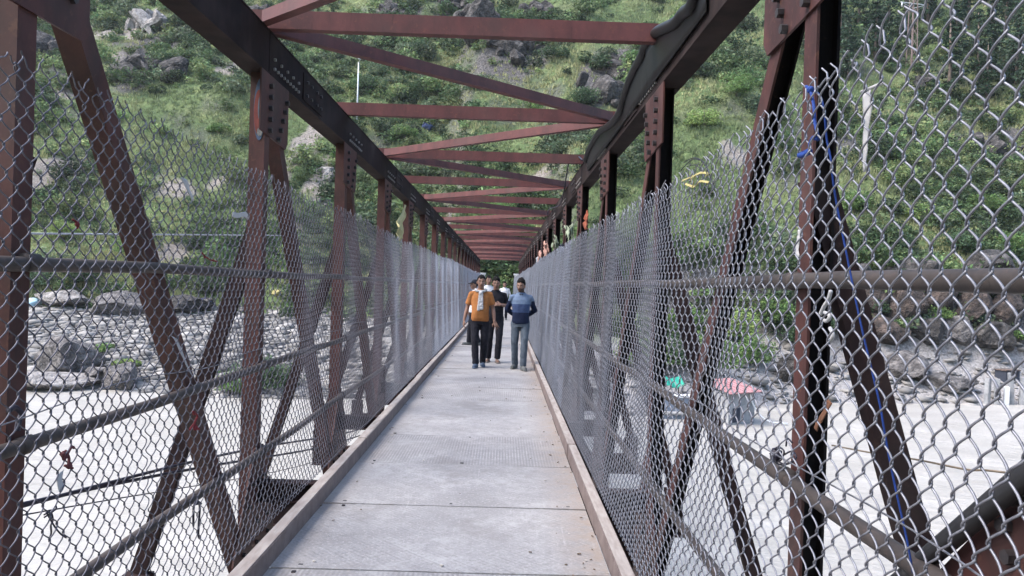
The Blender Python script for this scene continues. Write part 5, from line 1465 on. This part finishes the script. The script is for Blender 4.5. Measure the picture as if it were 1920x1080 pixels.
SH = [(480, 735, 2.6, 3.2, BL, 'grey-green bush at the water edge left of the bridge'), (430, 740, 1.6, 1.9, MD, 'smaller bush at the water edge beside the grey-green one'), (540, 730, 1.8, 2.2, BL, 'bush at the water edge nearest the second left post'), (235, 690, 1.4, 0.8, LT, 'low light green tuft on the left bank boulders'), (195, 660, 1.2, 0.9, MD, 'small tuft above the peaked boulder'),
      (1330, 700, 2.8, 3.6, MD, 'leafy bush right behind the river wall'), (1420, 690, 2.8, 3.4, MD, 'leafy bush behind the pink roof'), (1500, 650, 3.0, 3.6, DK, 'dark bush between hut and first right post'), (1260, 690, 2.6, 3.2, DK, 'dark bush above the teal tarpaulin'), (1200, 690, 2.6, 3.0, MD, 'bush seen through the right fence near the walkway'), (1370, 640, 3.0, 3.6, LT, 'light green bush up the bank from the hut'), (1460, 610, 2.8, 3.2, MD, 'round bush high on the bank behind the hut'), (1290, 630, 2.8, 3.4, MD, 'round bush above the shelter'), (1560, 620, 2.4, 2.6, DK, 'dark bush behind the first right post'),
      (60, 540, 2.6, 3.0, BL, 'grey-green bush behind the first left post'), (160, 535, 2.8, 3.2, DK, 'dark bush at the back of the left bank'), (300, 545, 2.6, 2.8, DK, 'dark bush above the rock ledge'), (410, 545, 2.8, 3.0, BL, 'grey-green bush right of the slanting member'), (120, 450, 2.4, 2.8, LT, 'light bush above the left upper pipe'), (250, 480, 2.6, 3.0, MD, 'bush above the left upper pipe beside the slanting member'), (1660, 470, 2.6, 3.0, DK, 'dark bush over the right bank top'), (1790, 470, 2.8, 3.0, DK, 'dark bush overhanging the right rockfall'), (1890, 480, 2.6, 3.0, MD, 'bush over the right bank at the edge'), (1730, 420, 2.4, 2.8, LT, 'light bush on the right slope above the rockfall'), (1840, 400, 2.6, 3.0, MD, 'round bush on the right slope'), (1600, 400, 2.4, 2.8, MD, 'bush on the right slope beside the first post'),
      (640, 300, 1.9, 2.2, (0.06, 0.14, 0.045), 'bright green bush right of the bare gully'), (1270, 60, 2.8, 3.6, (0.06, 0.14, 0.045), 'bright green bush above the right chord'), (850, 350, 1.2, 1.0, LT, 'light bush seen between the struts'), (700, 170, 3.0, 3.0, DK, 'dark bush by the street lamp pole'), (1380, 180, 3.0, 3.4, MD, 'large bush left of the steel member on the right slope'), (1320, 240, 2.8, 3.2, LT, 'light bush right of the second right post'), (410, 250, 2.0, 1.8, MD, 'bush on the left slope beside the second post'), (400, 20, 2.8, 2.8, DK, 'dark bush at the top left slope'), (900, 170, 3.2, 3.2, DK, 'dark bush seen between the first two struts'), (1040, 110, 2.8, 2.6, DK, 'dark bush left of the outcrop by the chord'), (790, 100, 3.0, 2.8, DK, 'dark bush between the near struts'),
      (1640, 590, 1.6, 1.8, DK, 'dark bush growing out of the right rockfall'), (1760, 600, 1.5, 1.6, MD, 'small bush among the rocks below the right upper pipe'), (1855, 555, 2.0, 2.2, DK, 'dark bush above the grey block on the right'), (1910, 640, 1.4, 1.3, MD, 'small bush near the metal box'), (1690, 540, 2.0, 2.0, BL, 'grey-green bush on top of the right rockfall'),
      (950, 60, 3.2, 3.0, DK, 'dark bush just above the first strut'), (1090, 200, 3.0, 3.0, DK, 'dark bush by the outcrop beside the right chord'), (1000, 210, 2.8, 2.6, MD, 'bush right of the middle of the second bay of struts'), (760, 260, 2.6, 2.6, MD, 'bush just below the dark blue tarpaulin'), (1450, 230, 2.8, 3.0, DK, 'dark bush behind the first right slanting member'), (1290, 140, 3.0, 3.2, DK, 'dark bush above the second right post'), (220, 230, 2.4, 2.2, MD, 'bush on the left slope beside the first slanting member'), (90, 200, 2.4, 2.2, BL, 'grey-green bush between first left post and slanting member'), (180, 300, 2.2, 2.0, DK, 'dark bush low on the left slope by the slanting member'), (480, 210, 2.2, 2.2, DK, 'dark bush touching the second left post')]
for (px, py, r, h_, c, lab) in SH:
    p = onT(px, py); q = max(1.0, (p-CAM).length/70)**0.3
    shrub(tuple(p), r*0.85, h_*0.85, G(c, 1.15), lab)

# ------------------------------------------------------------------ air
mb = MB(); mb.box((-170, -175, -60), (170, 275, 215))
M_HAZE = bpy.data.materials.new('haze'); M_HAZE.use_nodes = True
nt = M_HAZE.node_tree; nt.nodes.remove(nt.nodes['Principled BSDF'])
pv = N(nt, 'ShaderNodeVolumePrincipled'); pv.inputs['Color'].default_value = (0.80, 0.85, 0.92, 1); pv.inputs['Density'].default_value = 0.00016; pv.inputs['Anisotropy'].default_value = 0.2
L(nt, pv.outputs[0], nt.nodes['Material Output'].inputs['Volume'])
tag(obj('haze', mb.mesh('haze', M_HAZE)), 'thin valley haze', None, None, 'stuff')

# ------------------------------------------------------------------ light
w = bpy.data.worlds.new('World'); SC.world = w; w.use_nodes = True
nt = w.node_tree; bg = nt.nodes['Background']
sky = N(nt, 'ShaderNodeTexSky', sky_type='NISHITA'); sky.sun_disc = False
SUN_EL, SUN_AZ = math.radians(52), math.radians(-108)    # azimuth from +Y towards +X
sky.sun_elevation = SUN_EL; sky.sun_rotation = SUN_AZ
sky.air_density = 1.0; sky.dust_density = 2.2; sky.ozone_density = 1.0
L(nt, sky.outputs[0], bg.inputs['Color']); bg.inputs['Strength'].default_value = 0.145
sl = bpy.data.lights.new('sun', 'SUN'); sl.energy = 1.4; sl.angle = math.radians(30); sl.color = (1.0, 0.96, 0.92)
so = bpy.data.objects.new('sun', sl); COL.objects.link(so)
dv = Vector((math.sin(SUN_AZ)*math.cos(SUN_EL), math.cos(SUN_AZ)*math.cos(SUN_EL), math.sin(SUN_EL)))
so.rotation_euler = dv.to_track_quat('Z', 'Y').to_euler(); so.location = (0, 0, 60)
SC.view_settings.view_transform = 'Standard'; SC.view_settings.look = 'None'
SC.view_settings.exposure = 2.0; SC.view_settings.gamma = 1.0
SC.cycles.max_bounces = 6; SC.cycles.diffuse_bounces = 3; SC.cycles.glossy_bounces = 3
SC.cycles.use_denoising = True
